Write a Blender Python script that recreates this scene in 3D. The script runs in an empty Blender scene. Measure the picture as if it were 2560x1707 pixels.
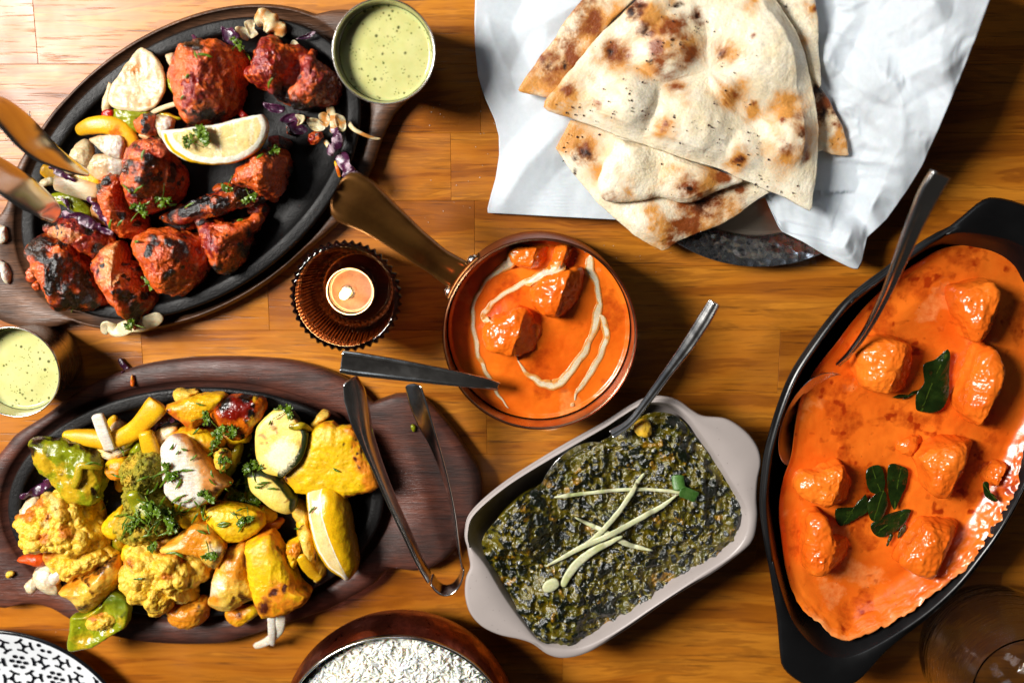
import bpy, math, random
import numpy as np
from mathutils import Vector

# ------------------------------------------------------------------ camera, world, light, exposure
SC = bpy.context.scene
COL = SC.collection
FPX, D0, TILT = 2490.0, 0.66, math.radians(10.6)
CT, ST = math.cos(TILT), math.sin(TILT)
CAMP = np.array([0.0, D0 * ST, D0 * CT])
cam = bpy.data.cameras.new('camera')
cam.sensor_width = 36.0
cam.lens = 36.0 * FPX / 2560.0
cam.clip_start, cam.clip_end = 0.01, 50.0
cam.dof.use_dof = True
cam.dof.focus_distance = 0.628
cam.dof.aperture_fstop = 3.2
camo = bpy.data.objects.new('camera', cam)
camo.location = CAMP
camo.rotation_euler = (-TILT, 0, 0)
COL.objects.link(camo)
SC.camera = camo

world = bpy.data.worlds.new('World')
SC.world = world
world.use_nodes = True
_wt = world.node_tree
_tc = _wt.nodes.new('ShaderNodeTexCoord'); _dp = _wt.nodes.new('ShaderNodeVectorMath'); _dp.operation = 'DOT_PRODUCT'
_dp.inputs[1].default_value = (-0.85, 0.25, -0.10)      # a dim room, lighter on its window side
_cr = _wt.nodes.new('ShaderNodeValToRGB')
_cr.color_ramp.elements[0].position = 0.30; _cr.color_ramp.elements[0].color = (0.023, 0.021, 0.019, 1)
_cr.color_ramp.elements[1].position = 0.90; _cr.color_ramp.elements[1].color = (0.12, 0.135, 0.16, 1)
_wt.links.new(_tc.outputs['Generated'], _dp.inputs[0]); _wt.links.new(_dp.outputs['Value'], _cr.inputs[0])
_wt.links.new(_cr.outputs[0], _wt.nodes['Background'].inputs[0])
_wt.nodes['Background'].inputs[1].default_value = 1.0

key = bpy.data.lights.new('window_light', 'AREA')
key.shape = 'RECTANGLE'
key.size, key.size_y = 0.40, 0.56
key.energy = 49.0
key.color = (1.0, 0.965, 0.91)
keyo = bpy.data.objects.new('window_light', key)
keyo.location = (-1.06, 0.43, 1.14)
keyo.rotation_euler = (Vector((0.04, 0.0, 0.0)) - Vector(keyo.location)).to_track_quat('-Z', 'Y').to_euler()
COL.objects.link(keyo)

far = bpy.data.lights.new('far_window_light', 'AREA')     # a second, farther and cooler window
far.shape = 'RECTANGLE'
far.size, far.size_y = 0.5, 0.4
far.energy = 1.7
far.color = (0.80, 0.90, 1.0)
faro = bpy.data.objects.new('far_window_light', far)
faro.location = (-0.30, 1.15, 1.25)
faro.rotation_euler = (-Vector(faro.location)).to_track_quat('-Z', 'Y').to_euler()
COL.objects.link(faro)

SC.view_settings.view_transform = 'Standard'
SC.view_settings.look = 'None'
SC.view_settings.exposure = 0.08
SC.view_settings.gamma = 1.0
SC.render.engine = 'CYCLES'
SC.cycles.max_bounces = 8
SC.cycles.transmission_bounces = 8
SC.cycles.caustics_reflective = False
SC.cycles.caustics_refractive = True
SC.cycles.sample_clamp_indirect = 4.0

rng = np.random.default_rng(7)
random.seed(7)

# ------------------------------------------------------------------ measuring on the table
def W(px, py, z):
    """point of the photograph -> point in the place at height z above the table"""
    px = np.asarray(px, float); py = np.asarray(py, float)
    x = (px - 1280.0) / FPX; y = -(py - 853.5) / FPX
    dx, dy, dz = x, y * CT - ST, -y * ST - CT
    t = (z - CAMP[2]) / dz
    return np.stack([CAMP[0] + dx * t, CAMP[1] + dy * t, np.broadcast_to(z, px.shape) + 0 * px], -1)

def PX(P):
    d = P - CAMP
    X = d[:, 0]; Y = d[:, 1] * CT - d[:, 2] * ST; Z = -d[:, 1] * ST - d[:, 2] * CT
    return np.stack([1280 + FPX * X / Z, 853.5 - FPX * Y / Z], -1)

ZO = dict(S=(0, 0, 1.), A=(0, 0, 3.357), B=(400, 0, 3.357), C=(0, 400, 3.357), D=(500, 400, 3.357),
          E=(0, 900, 3.92), F=(400, 950, 3.92), G=(0, 1240, 3.357), H=(600, 1240, 3.357),
          I=(800, 850, 2.412), J=(1060, 540, 2.8), K=(1150, 950, 2.091), L=(1150, 0, 2.351),
          M=(1860, 0, 2.24), N=(1860, 580, 2.613), O=(1860, 1107, 2.613))
def q(tag, s):
    ox, oy, k = ZO[tag]
    return np.array([[ox + float(a.split(',')[0]) / k, oy + float(a.split(',')[1]) / k] for a in s.split()])
def q3(tag, s):
    """x,y,r triples"""
    ox, oy, k = ZO[tag]
    out = []
    for a in s.split():
        v = [float(i) for i in a.split(',')]
        out.append((ox + v[0] / k, oy + v[1] / k, v[2] / k, v[3] if len(v) > 3 else 1.0))
    return out

# ------------------------------------------------------------------ noise
def _h(ix, iy, iz, seed):
    n = (ix.astype(np.int64) * 374761393 + iy.astype(np.int64) * 668265263 + iz.astype(np.int64) * 2147483647 + seed * 974711) & 0xffffffff
    n = ((n ^ (n >> 13)) * 1274126177) & 0xffffffff
    n = ((n ^ (n >> 16)) * 2246822519) & 0xffffffff
    n = n ^ (n >> 15)
    return (n & 0xffffff) / float(0xffffff)
def vnoise(P, seed=0):
    i = np.floor(P).astype(np.int64); f = P - i
    f = f * f * f * (f * (f * 6 - 15) + 10)
    r = 0
    for dx in (0, 1):
        wx = f[:, 0] if dx else 1 - f[:, 0]
        for dy in (0, 1):
            wy = f[:, 1] if dy else 1 - f[:, 1]
            for dz in (0, 1):
                wz = f[:, 2] if dz else 1 - f[:, 2]
                r = r + wx * wy * wz * _h(i[:, 0] + dx, i[:, 1] + dy, i[:, 2] + dz, seed)
    return r * 2 - 1
def fbm(P, fr, octv=4, seed=0, gain=.5):
    a, s, t = 1.0, 0, 0
    for o in range(octv):
        s = s + a * vnoise(P * fr + 17.3 * o, seed + o); t += a
        a *= gain; fr *= 2.03
    return s / t
def ridged(P, fr, octv=3, seed=0):
    a, s, t = 1.0, 0, 0
    for o in range(octv):
        s = s + a * (1 - np.abs(vnoise(P * fr + 9.1 * o, seed + o)) * 2); t += a
        a *= .5; fr *= 2.1
    return s / t
def worley(P, fr, seed=0):
    """distance to the nearest of jittered points (0..~1)"""
    Q = P * fr; i = np.floor(Q).astype(np.int64)
    best = np.full(len(P), 9.0)
    for dx in (-1, 0, 1):
        for dy in (-1, 0, 1):
            for dz in (-1, 0, 1):
                c = i + np.array([dx, dy, dz])
                pt = c + np.stack([_h(c[:, 0], c[:, 1], c[:, 2], seed + k) for k in (1, 2, 3)], -1)
                best = np.minimum(best, ((pt - Q) ** 2).sum(1))
    return np.sqrt(best)
def sstep(a, b, x):
    t = np.clip((x - a) / (b - a), 0, 1)
    return t * t * (3 - 2 * t)
def gsp(px, lst):
    """sum of soft spots given in photograph measures"""
    m = np.zeros(len(px))
    if not len(lst): return m
    q_ = np.c_[px, 0 * px[:, :1]]
    px = px + 16 * np.stack([fbm(q_, .022, 3, 71), fbm(q_, .022, 3, 72)], -1) + 7 * np.stack([fbm(q_, .08, 2, 73), fbm(q_, .08, 2, 74)], -1)
    for x, y, r, k in lst:
        m = np.maximum(m, k * np.exp(-(((px - (x, y)) ** 2).sum(1)) / (r * r)))
    return m
def dpath(px, path):
    best = np.full(len(px), 1e9)
    for a, b in zip(path[:-1], path[1:]):
        ab = b - a; t = np.clip(((px - a) @ ab) / (ab @ ab + 1e-9), 0, 1)
        best = np.minimum(best, np.linalg.norm(px - a - t[:, None] * ab, axis=1))
    return best

# ------------------------------------------------------------------ materials
def lin(c):
    c = [v / 255.0 for v in c]
    return tuple(((v + .055) / 1.055) ** 2.4 if v > .04045 else v / 12.92 for v in c) + (1,)
class NT:
    def __init__(s, name):
        s.m = bpy.data.materials.new(name); s.m.use_nodes = True
        s.t = s.m.node_tree; s.n = s.t.nodes
        s.b = s.n['Principled BSDF']
    def new(s, ty, **kw):
        nd = s.n.new(ty)
        for k, v in kw.items(): setattr(nd, k, v)
        return nd
    def l(s, a, b): s.t.links.new(a, b)
    def put(s, sock, v):
        if hasattr(v, 'is_linked') or hasattr(v, 'links'): s.l(v, sock)
        else: sock.default_value = v
    def math(s, op, a, b=None, c=None, clamp=False):
        nd = s.new('ShaderNodeMath', operation=op, use_clamp=clamp)
        s.put(nd.inputs[0], a)
        if b is not None: s.put(nd.inputs[1], b)
        if c is not None: s.put(nd.inputs[2], c)
        return nd.outputs[0]
    def mix(s, f, a, b, bt='MIX'):
        nd = s.new('ShaderNodeMix', data_type='RGBA', blend_type=bt)
        s.put(nd.inputs[0], f); s.put(nd.inputs[6], a); s.put(nd.inputs[7], b)
        return nd.outputs[2]
    def ramp(s, f, stops):
        nd = s.new('ShaderNodeValToRGB'); e = nd.color_ramp.elements
        while len(e) < len(stops): e.new(.5)
        for el, (p, c) in zip(e, stops):
            el.position = p; el.color = c if len(c) == 4 else tuple(c) + (1,)
        s.l(f, nd.inputs[0]); return nd.outputs[0]
    def remap(s, f, a, b, c=0., d=1.):
        nd = s.new('ShaderNodeMapRange'); nd.clamp = True
        s.put(nd.inputs[0], f)
        for i, v in zip((1, 2, 3, 4), (a, b, c, d)): nd.inputs[i].default_value = v
        return nd.outputs[0]
    def coord(s, scale=(1, 1, 1), kind='Object', rnd=True, rot=(0, 0, 0)):
        tc = s.new('ShaderNodeTexCoord'); mp = s.new('ShaderNodeMapping')
        s.l(tc.outputs[kind], mp.inputs[0]); mp.inputs['Scale'].default_value = scale; mp.inputs['Rotation'].default_value = rot
        if rnd:
            oi = s.new('ShaderNodeObjectInfo'); vm = s.new('ShaderNodeVectorMath', operation='SCALE')
            cx = s.new('ShaderNodeCombineXYZ')
            s.l(oi.outputs['Random'], cx.inputs[0])
            s.l(s.math('MULTIPLY', oi.outputs['Random'], 7.13), cx.inputs[1]); s.l(s.math('MULTIPLY', oi.outputs['Random'], 3.7), cx.inputs[2])
            s.l(cx.outputs[0], vm.inputs[0]); vm.inputs['Scale'].default_value = 23.0
            ad = s.new('ShaderNodeVectorMath', operation='ADD')
            s.l(mp.outputs[0], ad.inputs[0]); s.l(vm.outputs[0], ad.inputs[1])
            return ad.outputs[0]
        return mp.outputs[0]
    def noise(s, vec, scale, detail=4, rough=.55, dist=0.):
        nd = s.new('ShaderNodeTexNoise'); s.l(vec, nd.inputs['Vector'])
        nd.inputs['Scale'].default_value = scale; nd.inputs['Detail'].default_value = detail
        nd.inputs['Roughness'].default_value = rough; nd.inputs['Distortion'].default_value = dist
        return nd.outputs['Fac']
    def vor(s, vec, scale, feature='F1', out='Distance', rnd=1.0):
        nd = s.new('ShaderNodeTexVoronoi', feature=feature); s.l(vec, nd.inputs['Vector'])
        nd.inputs['Scale'].default_value = scale; nd.inputs['Randomness'].default_value = rnd
        return nd.outputs[out]
    def attr(s, name):
        return s.new('ShaderNodeAttribute', attribute_name=name).outputs['Fac']
    def bump(s, h, strength, dist, prev=None):
        nd = s.new('ShaderNodeBump'); nd.inputs['Strength'].default_value = strength; nd.inputs['Distance'].default_value = dist
        s.l(h, nd.inputs['Height'])
        if prev is not None: s.l(prev, nd.inputs['Normal'])
        return nd.outputs[0]
    def p(s, **kw):
        for k, v in kw.items():
            k = k.replace('_', ' ')
            s.put(s.b.inputs[k], v)
        return s

def food(name, A, B, C=None, D=None, E=None, sc=120., fine=900., rough=.45, sss=.0, sr=.004, bump=.5, bd=.0006, coat=0., spec=.5, soft=.25, speck=None, rv=.12, streak=0.):
    t = NT(name); v = t.coord()
    n1 = t.noise(v, sc, 5, .6); n2 = t.noise(v, fine, 4, .6)
    c = t.mix(t.remap(n1, .38, .66), lin(A), lin(B))
    for i, X in enumerate((C, D, E)):
        if X is None: continue
        m = t.attr('m%d' % (i + 1))
        mm = t.math('ADD', m, t.math('MULTIPLY', t.math('SUBTRACT', n2, .5), .7))
        c = t.mix(t.remap(mm, .5 - soft, .5 + soft), c, lin(X))
    c = t.mix(t.remap(n2, .3, .75), t.mix(.30, c, (0, 0, 0, 1)), c) if rv > 0 else c
    if streak:
        st = t.noise(t.coord((1, 9, 3)), 110., 4, .6, .6)
        c = t.mix(t.math('MULTIPLY', t.remap(st, .45, .68), streak), c, lin(B if C is None else C))
    if speck:
        sv = t.vor(v, speck[1]); rn = t.noise(v, speck[1] * .31, 2)
        c = t.mix(t.math('MULTIPLY', t.remap(sv, speck[2], speck[2] * .5), t.remap(rn, .5, .56)), c, lin(speck[0]))
    t.l(c, t.b.inputs['Base Color'])
    bn = t.bump(t.math('ADD', n2, t.math('MULTIPLY', n1, .6)), bump, bd)
    t.p(Roughness=t.remap(n1, .3, .7, max(.03, rough - rv), min(1, rough + rv)), Normal=bn)
    t.b.inputs['Specular IOR Level'].default_value = spec
    if sss > 0:
        t.b.inputs['Subsurface Weight'].default_value = sss
        t.b.inputs['Subsurface Radius'].default_value = (1.0, .45, .2)
        t.b.inputs['Subsurface Scale'].default_value = sr
    if coat > 0:
        t.b.inputs['Coat Weight'].default_value = coat; t.b.inputs['Coat Roughness'].default_value = .10; t.l(bn, t.b.inputs['Coat Normal'])
    return t.m

def metal(name, col, rough=.2, sc=60., st=(1, 1, 1), bump=.05, dirt=None, rv=.08, metallic=1.0):
    t = NT(name); v = t.coord(st)
    n = t.noise(v, sc, 5, .65); n2 = t.noise(v, sc * 6, 3, .6)
    c = lin(col)
    if dirt: c = t.mix(t.remap(n, .45, .7), lin(col), lin(dirt))
    t.put(t.b.inputs['Base Color'], c)
    t.p(Metallic=metallic, Roughness=t.remap(n, .3, .7, max(.02, rough - rv), rough + rv), Normal=t.bump(n2, bump, .0004))
    return t.m

MAT = {}
def M_stave():
    t = NT('oak_stave'); v = t.coord((1, 1, 1))
    oi = t.new('ShaderNodeObjectInfo').outputs['Random']
    vl = t.coord((5, 46, 5)); vf = t.coord((14, 400, 14))
    warp = t.noise(t.coord((2.2, 6, 2)), 1.6, 3, .5)
    vv = t.new('ShaderNodeVectorMath', operation='ADD')
    cx = t.new('ShaderNodeCombineXYZ'); t.l(t.math('MULTIPLY', warp, 2.6), cx.inputs[1])
    t.l(vl, vv.inputs[0]); t.l(cx.outputs[0], vv.inputs[1])
    g = t.noise(vv.outputs[0], 1.0, 6, .6, .35)
    rings = t.math('SINE', t.math('MULTIPLY', g, 46.0))
    fine = t.noise(vf, 1.0, 3, .6)
    pores = t.math('POWER', t.remap(t.noise(t.coord((24, 560, 24)), 1.0, 3, .6), .56, .70), 1.5)
    base = t.ramp(g, [(.25, lin((112, 58, 10))), (.45, lin((172, 100, 20))), (.62, lin((202, 130, 36))), (.8, lin((146, 78, 14)))])
    base = t.mix(t.math('MULTIPLY', t.remap(rings, .1, 1.0), .34), base, lin((94, 44, 8)))
    base = t.mix(t.math('MULTIPLY', t.remap(fine, .35, .75), .30), base, lin((112, 58, 20)))
    base = t.mix(t.math('MULTIPLY', pores, .62), base, lin((52, 22, 8)))
    tone = t.ramp(oi, [(0, (.84, .78, .72)), (.35, (.98, .95, .92)), (.7, (.90, .84, .78)), (1, (1.06, 1.05, 1.04))])
    base = t.mix(1.0, base, tone, 'MULTIPLY')
    blotch = t.noise(v, 9.0, 4, .6)
    base = t.mix(t.math('MULTIPLY', t.remap(blotch, .5, .75), .25), base, lin((92, 40, 12)))
    t.l(base, t.b.inputs['Base Color'])
    h = t.math('SUBTRACT', t.math('MULTIPLY', fine, .5), pores)
    t.p(Roughness=t.remap(t.noise(v, 30., 4), .3, .7, .27, .42), Normal=t.bump(h, .22, .0005))
    t.b.inputs['Specular IOR Level'].default_value = .5
    return t.m
def M_traywood(name, a, b, c, rot=.6):
    t = NT(name); v = t.coord((14, 120, 14), rot=(0, 0, rot)); vf = t.coord((90, 1400, 90), rot=(0, 0, rot))
    g = t.noise(v, 1., 5, .6, .5); f = t.noise(vf, 1., 3, .6)
    col = t.ramp(g, [(.25, lin(a)), (.5, lin(b)), (.75, lin(c))])
    col = t.mix(t.math('MULTIPLY', t.remap(f, .45, .7), .65), col, lin((16, 9, 6)))
    big = t.noise(t.coord((1, 1, 1)), 24., 4, .6)
    col = t.mix(t.math('MULTIPLY', t.remap(big, .48, .66), .6), col, lin((26, 19, 16)))
    t.l(col, t.b.inputs['Base Color'])
    t.p(Roughness=t.remap(big, .35, .65, .34, .6), Normal=t.bump(f, .5, .0007))
    return t.m
def M_iron():
    t = NT('cast_iron'); v = t.coord()
    n = t.noise(v, 500., 4, .7); big = t.noise(v, 30., 4)
    t.l(t.mix(t.remap(big, .4, .65), lin((20, 19, 19)), lin((9, 8, 8))), t.b.inputs['Base Color'])
    t.b.inputs['Specular IOR Level'].default_value = .3
    t.p(Metallic=.1, Roughness=t.remap(big, .35, .65, .36, .55), Normal=t.bump(n, .55, .0008))
    return t.m
def M_ceramic(name, col, rough=.35, speck=None, coat=0.):
    t = NT(name); v = t.coord()
    c = t.mix(t.remap(t.noise(v, 25., 4), .35, .7), lin(col), t.mix(.12, lin(col), (0, 0, 0, 1)))
    if speck:
        c = t.mix(t.remap(t.vor(v, 260.), .09, .05), c, lin(speck))
    t.put(t.b.inputs['Base Color'], c)
    t.p(Roughness=t.remap(t.noise(v, 60., 4), .3, .7, rough - .06, rough + .08), Normal=t.bump(t.noise(v, 900., 3), .06, .0003))
    if coat: t.b.inputs['Coat Weight'].default_value = coat; t.b.inputs['Coat Roughness'].default_value = .08
    return t.m
def M_glass(name, col=(1, 1, 1, 1), rough=.0, ior=1.45, wav=.02):
    t = NT(name)
    n = t.noise(t.coord((1, 1, 7)), 45., 3)
    t.p(Base_Color=col, Roughness=rough, Normal=t.bump(n, wav, .0012))
    t.b.inputs['Transmission Weight'].default_value = 1.0; t.b.inputs['IOR'].default_value = ior
    return t.m
def M_paper():
    t = NT('greaseproof_paper'); v = t.coord()
    n = t.noise(v, 260., 5, .7)
    t.l(t.mix(t.remap(n, .35, .7), lin((198, 200, 206)), lin((190, 193, 199))), t.b.inputs['Base Color'])
    t.p(Roughness=.62, Normal=t.bump(t.math('ADD', n, t.math('MULTIPLY', t.vor(v, 60., 'DISTANCE_TO_EDGE'), .6)), .12, .0006))
    t.b.inputs['Subsurface Weight'].default_value = .15; t.b.inputs['Subsurface Scale'].default_value = .004
    t.b.inputs['Specular IOR Level'].default_value = .35
    return t.m
def M_hammer(name, col, sc, strength, dist, rough, dirt=None, metallic=1.):
    t = NT(name); v = t.coord()
    d = t.vor(v, sc, 'F1', 'Distance'); n = t.noise(v, 180., 4, .7)
    c = lin(col)
    if dirt: c = t.mix(t.remap(n, .42, .66), lin(col), lin(dirt))
    t.put(t.b.inputs['Base Color'], c)
    t.p(Metallic=metallic, Roughness=t.remap(n, .3, .7, rough - .1, rough + .12), Normal=t.bump(d, strength, dist))
    return t.m
def M_emit(name, col, s):
    t = NT(name); t.p(Base_Color=col); t.put(t.b.inputs['Emission Color'], col); t.b.inputs['Emission Strength'].default_value = s
    return t.m
def M_sauce():
    t = NT('green_sauce'); v = t.coord()
    n = t.noise(v, 90., 4)
    c = t.mix(t.remap(n, .35, .65), lin((204, 201, 138)), lin((193, 191, 122)))
    for s, r, col in ((300., .27, (70, 78, 14)), (170., .21, (48, 54, 10)), (560., .3, (100, 106, 30))):
        m = t.math('MULTIPLY', t.remap(t.vor(v, s), r, r * .55), t.remap(t.noise(v, s * .4, 2), .52, .56))
        c = t.mix(t.math('MULTIPLY', m, .85), c, lin(col))
    t.l(c, t.b.inputs['Base Color'])
    t.p(Roughness=.16, Normal=t.bump(n, .15, .001))
    t.b.inputs['Subsurface Weight'].default_value = .25; t.b.inputs['Subsurface Scale'].default_value = .004
    return t.m

MAT['stave'] = M_stave()
MAT['tray'] = M_traywood('charred_walnut', (54, 36, 26), (98, 66, 46), (128, 86, 58), .25)
MAT['tray2'] = M_traywood('dark_rosewood', (46, 25, 21), (86, 48, 38), (116, 64, 46), .1)
MAT['iron'] = M_iron()
MAT['steel'] = metal('polished_steel', (215, 213, 210), .19, 40.)
MAT['brushed'] = metal('brushed_steel', (200, 196, 188), .24, 30., (1, 1, 12), .1)
MAT['steel_lining'] = metal('pan_lining', (190, 165, 140), .3, 40., dirt=(140, 90, 60))
MAT['copper'] = metal('aged_copper', (168, 92, 62), .36, 50., bump=.12, dirt=(120, 58, 38))
MAT['brass'] = metal('worn_brass', (136, 92, 42), .36, 22., (1, 1, 1), .06, dirt=(84, 50, 20), metallic=.75)
MAT['hammer_copper'] = M_hammer('hammered_copper', (158, 82, 62), 85., .5, .0015, .34, (110, 50, 38))
MAT['hammer_steel'] = M_hammer('hammered_aluminium', (205, 210, 218), 170., .4, .0016, .26, (70, 76, 84))
MAT['plate_steel'] = metal('scratched_steel', (190, 176, 160), .34, 30., (1, 18, 1), .2)
MAT['grey'] = M_ceramic('grey_stoneware', (168, 158, 154), .34, (110, 100, 96))
MAT['black'] = M_ceramic('black_enamel', (16, 16, 17), .3)
MAT['white'] = M_ceramic('white_glaze', (225, 228, 232), .16)
MAT['ink'] = M_ceramic('black_print', (14, 15, 20), .2)
MAT['glass'] = M_glass('clear_glass', wav=.35)
MAT['amber'] = M_glass('amber_glass', (.34, .14, .07, 1), .0, 1.5)
MAT['paper'] = M_paper()
MAT['sauce'] = M_sauce()
MAT['wax'] = food('candle_wax', (168, 126, 106), (148, 108, 90), sss=.3, sr=.006, rough=.22, bump=.05)
MAT['tin'] = metal('tealight_tin', (214, 206, 198), .24, 60.)
MAT['flame'] = M_emit('flame', (1.0, .62, .26, 1), 75.)
MAT['wick'] = food('wick', (30, 22, 18), (20, 14, 12), rough=.9)
MAT['chicken'] = food('tandoori_chicken', (236, 108, 32), (206, 72, 16), (146, 22, 6), (16, 11, 10), (226, 150, 84), sc=120, fine=800, rough=.30, sss=.10, sr=.002, bump=.7, bd=.0014, coat=1., soft=.22, rv=.16)
MAT['onion'] = food('grilled_onion', (226, 212, 176), (214, 194, 146), (212, 140, 70), (48, 24, 12), (236, 232, 220), sc=70, rough=.32, sss=.4, sr=.006, bump=.35, rv=.10, streak=.35)
MAT['tonion'] = food('turmeric_onion', (240, 204, 96), (234, 184, 46), (222, 138, 26), (48, 22, 8), (240, 226, 190), sc=70, rough=.32, sss=.35, sr=.005, bump=.4, rv=.10, streak=.4)
MAT['ypep'] = food('yellow_pepper', (240, 186, 26), (228, 160, 14), (206, 96, 14), (30, 14, 8), sc=60, rough=.30, sss=.2, sr=.004, bump=.4)
MAT['gpep'] = food('green_pepper', (150, 156, 22), (128, 134, 14), (204, 164, 30), (34, 20, 8), (90, 110, 20), sc=60, rough=.24, sss=.2, sr=.004, bump=.3)
MAT['rpep'] = food('charred_orange_pepper', (226, 118, 16), (190, 66, 8), (120, 18, 4), (20, 10, 6), (238, 178, 40), sc=70, rough=.2, sss=.15, sr=.004, bump=.35)
MAT['purple'] = food('purple_cabbage', (84, 34, 66), (48, 16, 44), (190, 164, 176), sc=160, rough=.25, sss=.1, sr=.002, bump=.3)
MAT['caul'] = food('spiced_cauliflower', (240, 186, 40), (248, 204, 80), (206, 118, 18), (70, 26, 8), (226, 196, 110), sc=140, rough=.4, sss=.25, sr=.004, bump=.7, bd=.0009)
MAT['paneer'] = food('spiced_paneer', (244, 198, 14), (238, 182, 8), (226, 134, 18), (80, 28, 8), (246, 214, 120), sc=80, fine=500, rough=.44, sss=.25, sr=.004, bump=.6, speck=((110, 60, 12), 330., .12))
MAT['broc'] = food('spiced_broccoli', (142, 138, 10), (178, 156, 20), (214, 172, 34), (52, 44, 8), sc=260, fine=1300, rough=.55, sss=.1, sr=.003, bump=1., bd=.001)
MAT['zucc'] = food('grilled_courgette', (246, 222, 124), (240, 200, 66), (40, 48, 12), (150, 84, 22), (250, 236, 190), sc=60, rough=.34, sss=.3, sr=.004, bump=.45)
MAT['lemon'] = food('lemon', (238, 208, 132), (244, 224, 168), (250, 242, 222), (240, 186, 18), sc=90, fine=1000, rough=.2, sss=.35, sr=.006, bump=.3, soft=.14)
MAT['herb'] = food('coriander', (74, 104, 16), (110, 136, 30), sc=200, rough=.3, sss=.1, sr=.001, bump=.3)
MAT['stem'] = food('pale_stem', (150, 160, 70), (120, 140, 46), rough=.3)
MAT['curryleaf'] = food('curry_leaf', (20, 34, 8), (34, 52, 12), (70, 90, 24), sc=150, rough=.14, bump=.35, coat=.4)
MAT['curry'] = food('orange_curry', (234, 114, 24), (212, 86, 12), (246, 158, 84), (160, 50, 6), sc=24, fine=260, rough=.24, sss=.12, sr=.002, bump=.12, bd=.001, spec=.5, rv=.0, speck=((110, 34, 6), 190., .06))
MAT['curry2'] = food('coconut_curry', (236, 118, 30), (212, 86, 14), (248, 162, 94), (160, 50, 6), sc=20, fine=260, rough=.24, sss=.12, sr=.002, bump=.12, bd=.001, spec=.5, rv=.0, speck=((110, 34, 6), 170., .07))
MAT['cream'] = food('cream', (252, 226, 194), (248, 206, 164), (242, 150, 70), sc=100, rough=.25, sss=.4, sr=.004, bump=.1, rv=.04)
MAT['saag'] = food('spinach_saag', (112, 94, 6), (80, 80, 8), (12, 20, 7), (156, 112, 10), sc=160, fine=300, rough=.19, bump=.7, bd=.0026, soft=.2, rv=.05, spec=1., coat=.3)
MAT['ginger'] = food('ginger', (222, 220, 184), (206, 208, 164), (170, 180, 96), sc=90, rough=.35, sss=.3, sr=.003, bump=.4, streak=.4)
MAT['scallion'] = food('scallion', (60, 104, 38), (88, 130, 60), rough=.3)
MAT['rice'] = food('white_rice', (255, 247, 232), (252, 240, 220), sc=40, fine=600, rough=.35, sss=.5, sr=.005, bump=.05, rv=.0)
MAT['naan'] = food('naan_crust', (250, 240, 216), (244, 226, 188), (216, 150, 72), (136, 66, 22), (44, 20, 10), sc=75, fine=700, rough=.42, sss=.15, sr=.004, bump=.5, bd=.0008, soft=.33, spec=.4, rv=.1)
MAT['flake'] = food('dried_herb_flake', (70, 30, 14), (34, 18, 10), rough=.6)
MAT['crumb'] = food('crumbs', (214, 190, 140), (196, 150, 90), rough=.7)
MAT['salt'] = food('salt', (238, 234, 226), (226, 220, 210), rough=.5)
MAT['carrot'] = food('carrot', (226, 92, 20), (206, 70, 12), rough=.3, sss=.2)
MAT['redpep'] = food('red_pepper', (190, 30, 12), (160, 20, 8), rough=.25)

# ------------------------------------------------------------------ geometry builders
def mesh_np(name, V, F4=None, F3=None, smooth=True, masks=None):
    me = bpy.data.meshes.new(name)
    F4 = np.zeros((0, 4), int) if F4 is None else np.asarray(F4, int)
    F3 = np.zeros((0, 3), int) if F3 is None else np.asarray(F3, int)
    me.vertices.add(len(V)); me.vertices.foreach_set('co', np.asarray(V, float).ravel())
    loops = np.concatenate([F4.ravel(), F3.ravel()])
    tot = np.concatenate([np.full(len(F4), 4), np.full(len(F3), 3)])
    me.loops.add(len(loops)); me.loops.foreach_set('vertex_index', loops)
    me.polygons.add(len(tot))
    me.polygons.foreach_set('loop_start', np.concatenate([[0], np.cumsum(tot)[:-1]]) if len(tot) else [])
    me.polygons.foreach_set('loop_total', tot)
    me.update(calc_edges=True); me.validate()
    me.polygons.foreach_set('use_smooth', np.full(len(me.polygons), smooth))
    if masks:
        for k, v in masks.items():
            a = me.attributes.new(k, 'FLOAT', 'POINT'); a.data.foreach_set('value', np.asarray(v, np.float32))
    return me
def link(name, me, mat, parent=None, loc=None):
    o = bpy.data.objects.new(name, me)
    me.materials.append(MAT[mat] if isinstance(mat, str) else mat)
    COL.objects.link(o)
    if loc is not None: o.location = loc
    if parent is not None: o.parent = parent
    return o
def tag(o, label=None, cat=None, group=None, kind=None):
    for k, v in (('label', label), ('category', cat), ('group', group), ('kind', kind)):
        if v: o[k] = v
    return o
def empty(name, loc, label, cat, group=None):
    o = bpy.data.objects.new(name, None); o.empty_display_size = .01; o.location = loc
    COL.objects.link(o); return tag(o, label, cat, group)
def put(name, V, F4, F3, mat, parent=None, masks=None, smooth=True, org=None):
    """mesh object whose origin is its base centre (or that of its parent thing)"""
    V = np.asarray(V, float)
    if parent is not None and org is None: org = np.array(parent['_o']) if '_o' in parent else np.array(parent.location)
    if org is None: org = np.array([*(V[:, :2].min(0) + V[:, :2].max(0)) / 2, V[:, 2].min()])
    o = link(name, mesh_np(name, V - org, F4, F3, smooth, masks), mat, parent)
    if parent is None: o.location = org
    elif '_o' in parent or parent.type != 'EMPTY':
        pass
    return o

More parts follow.
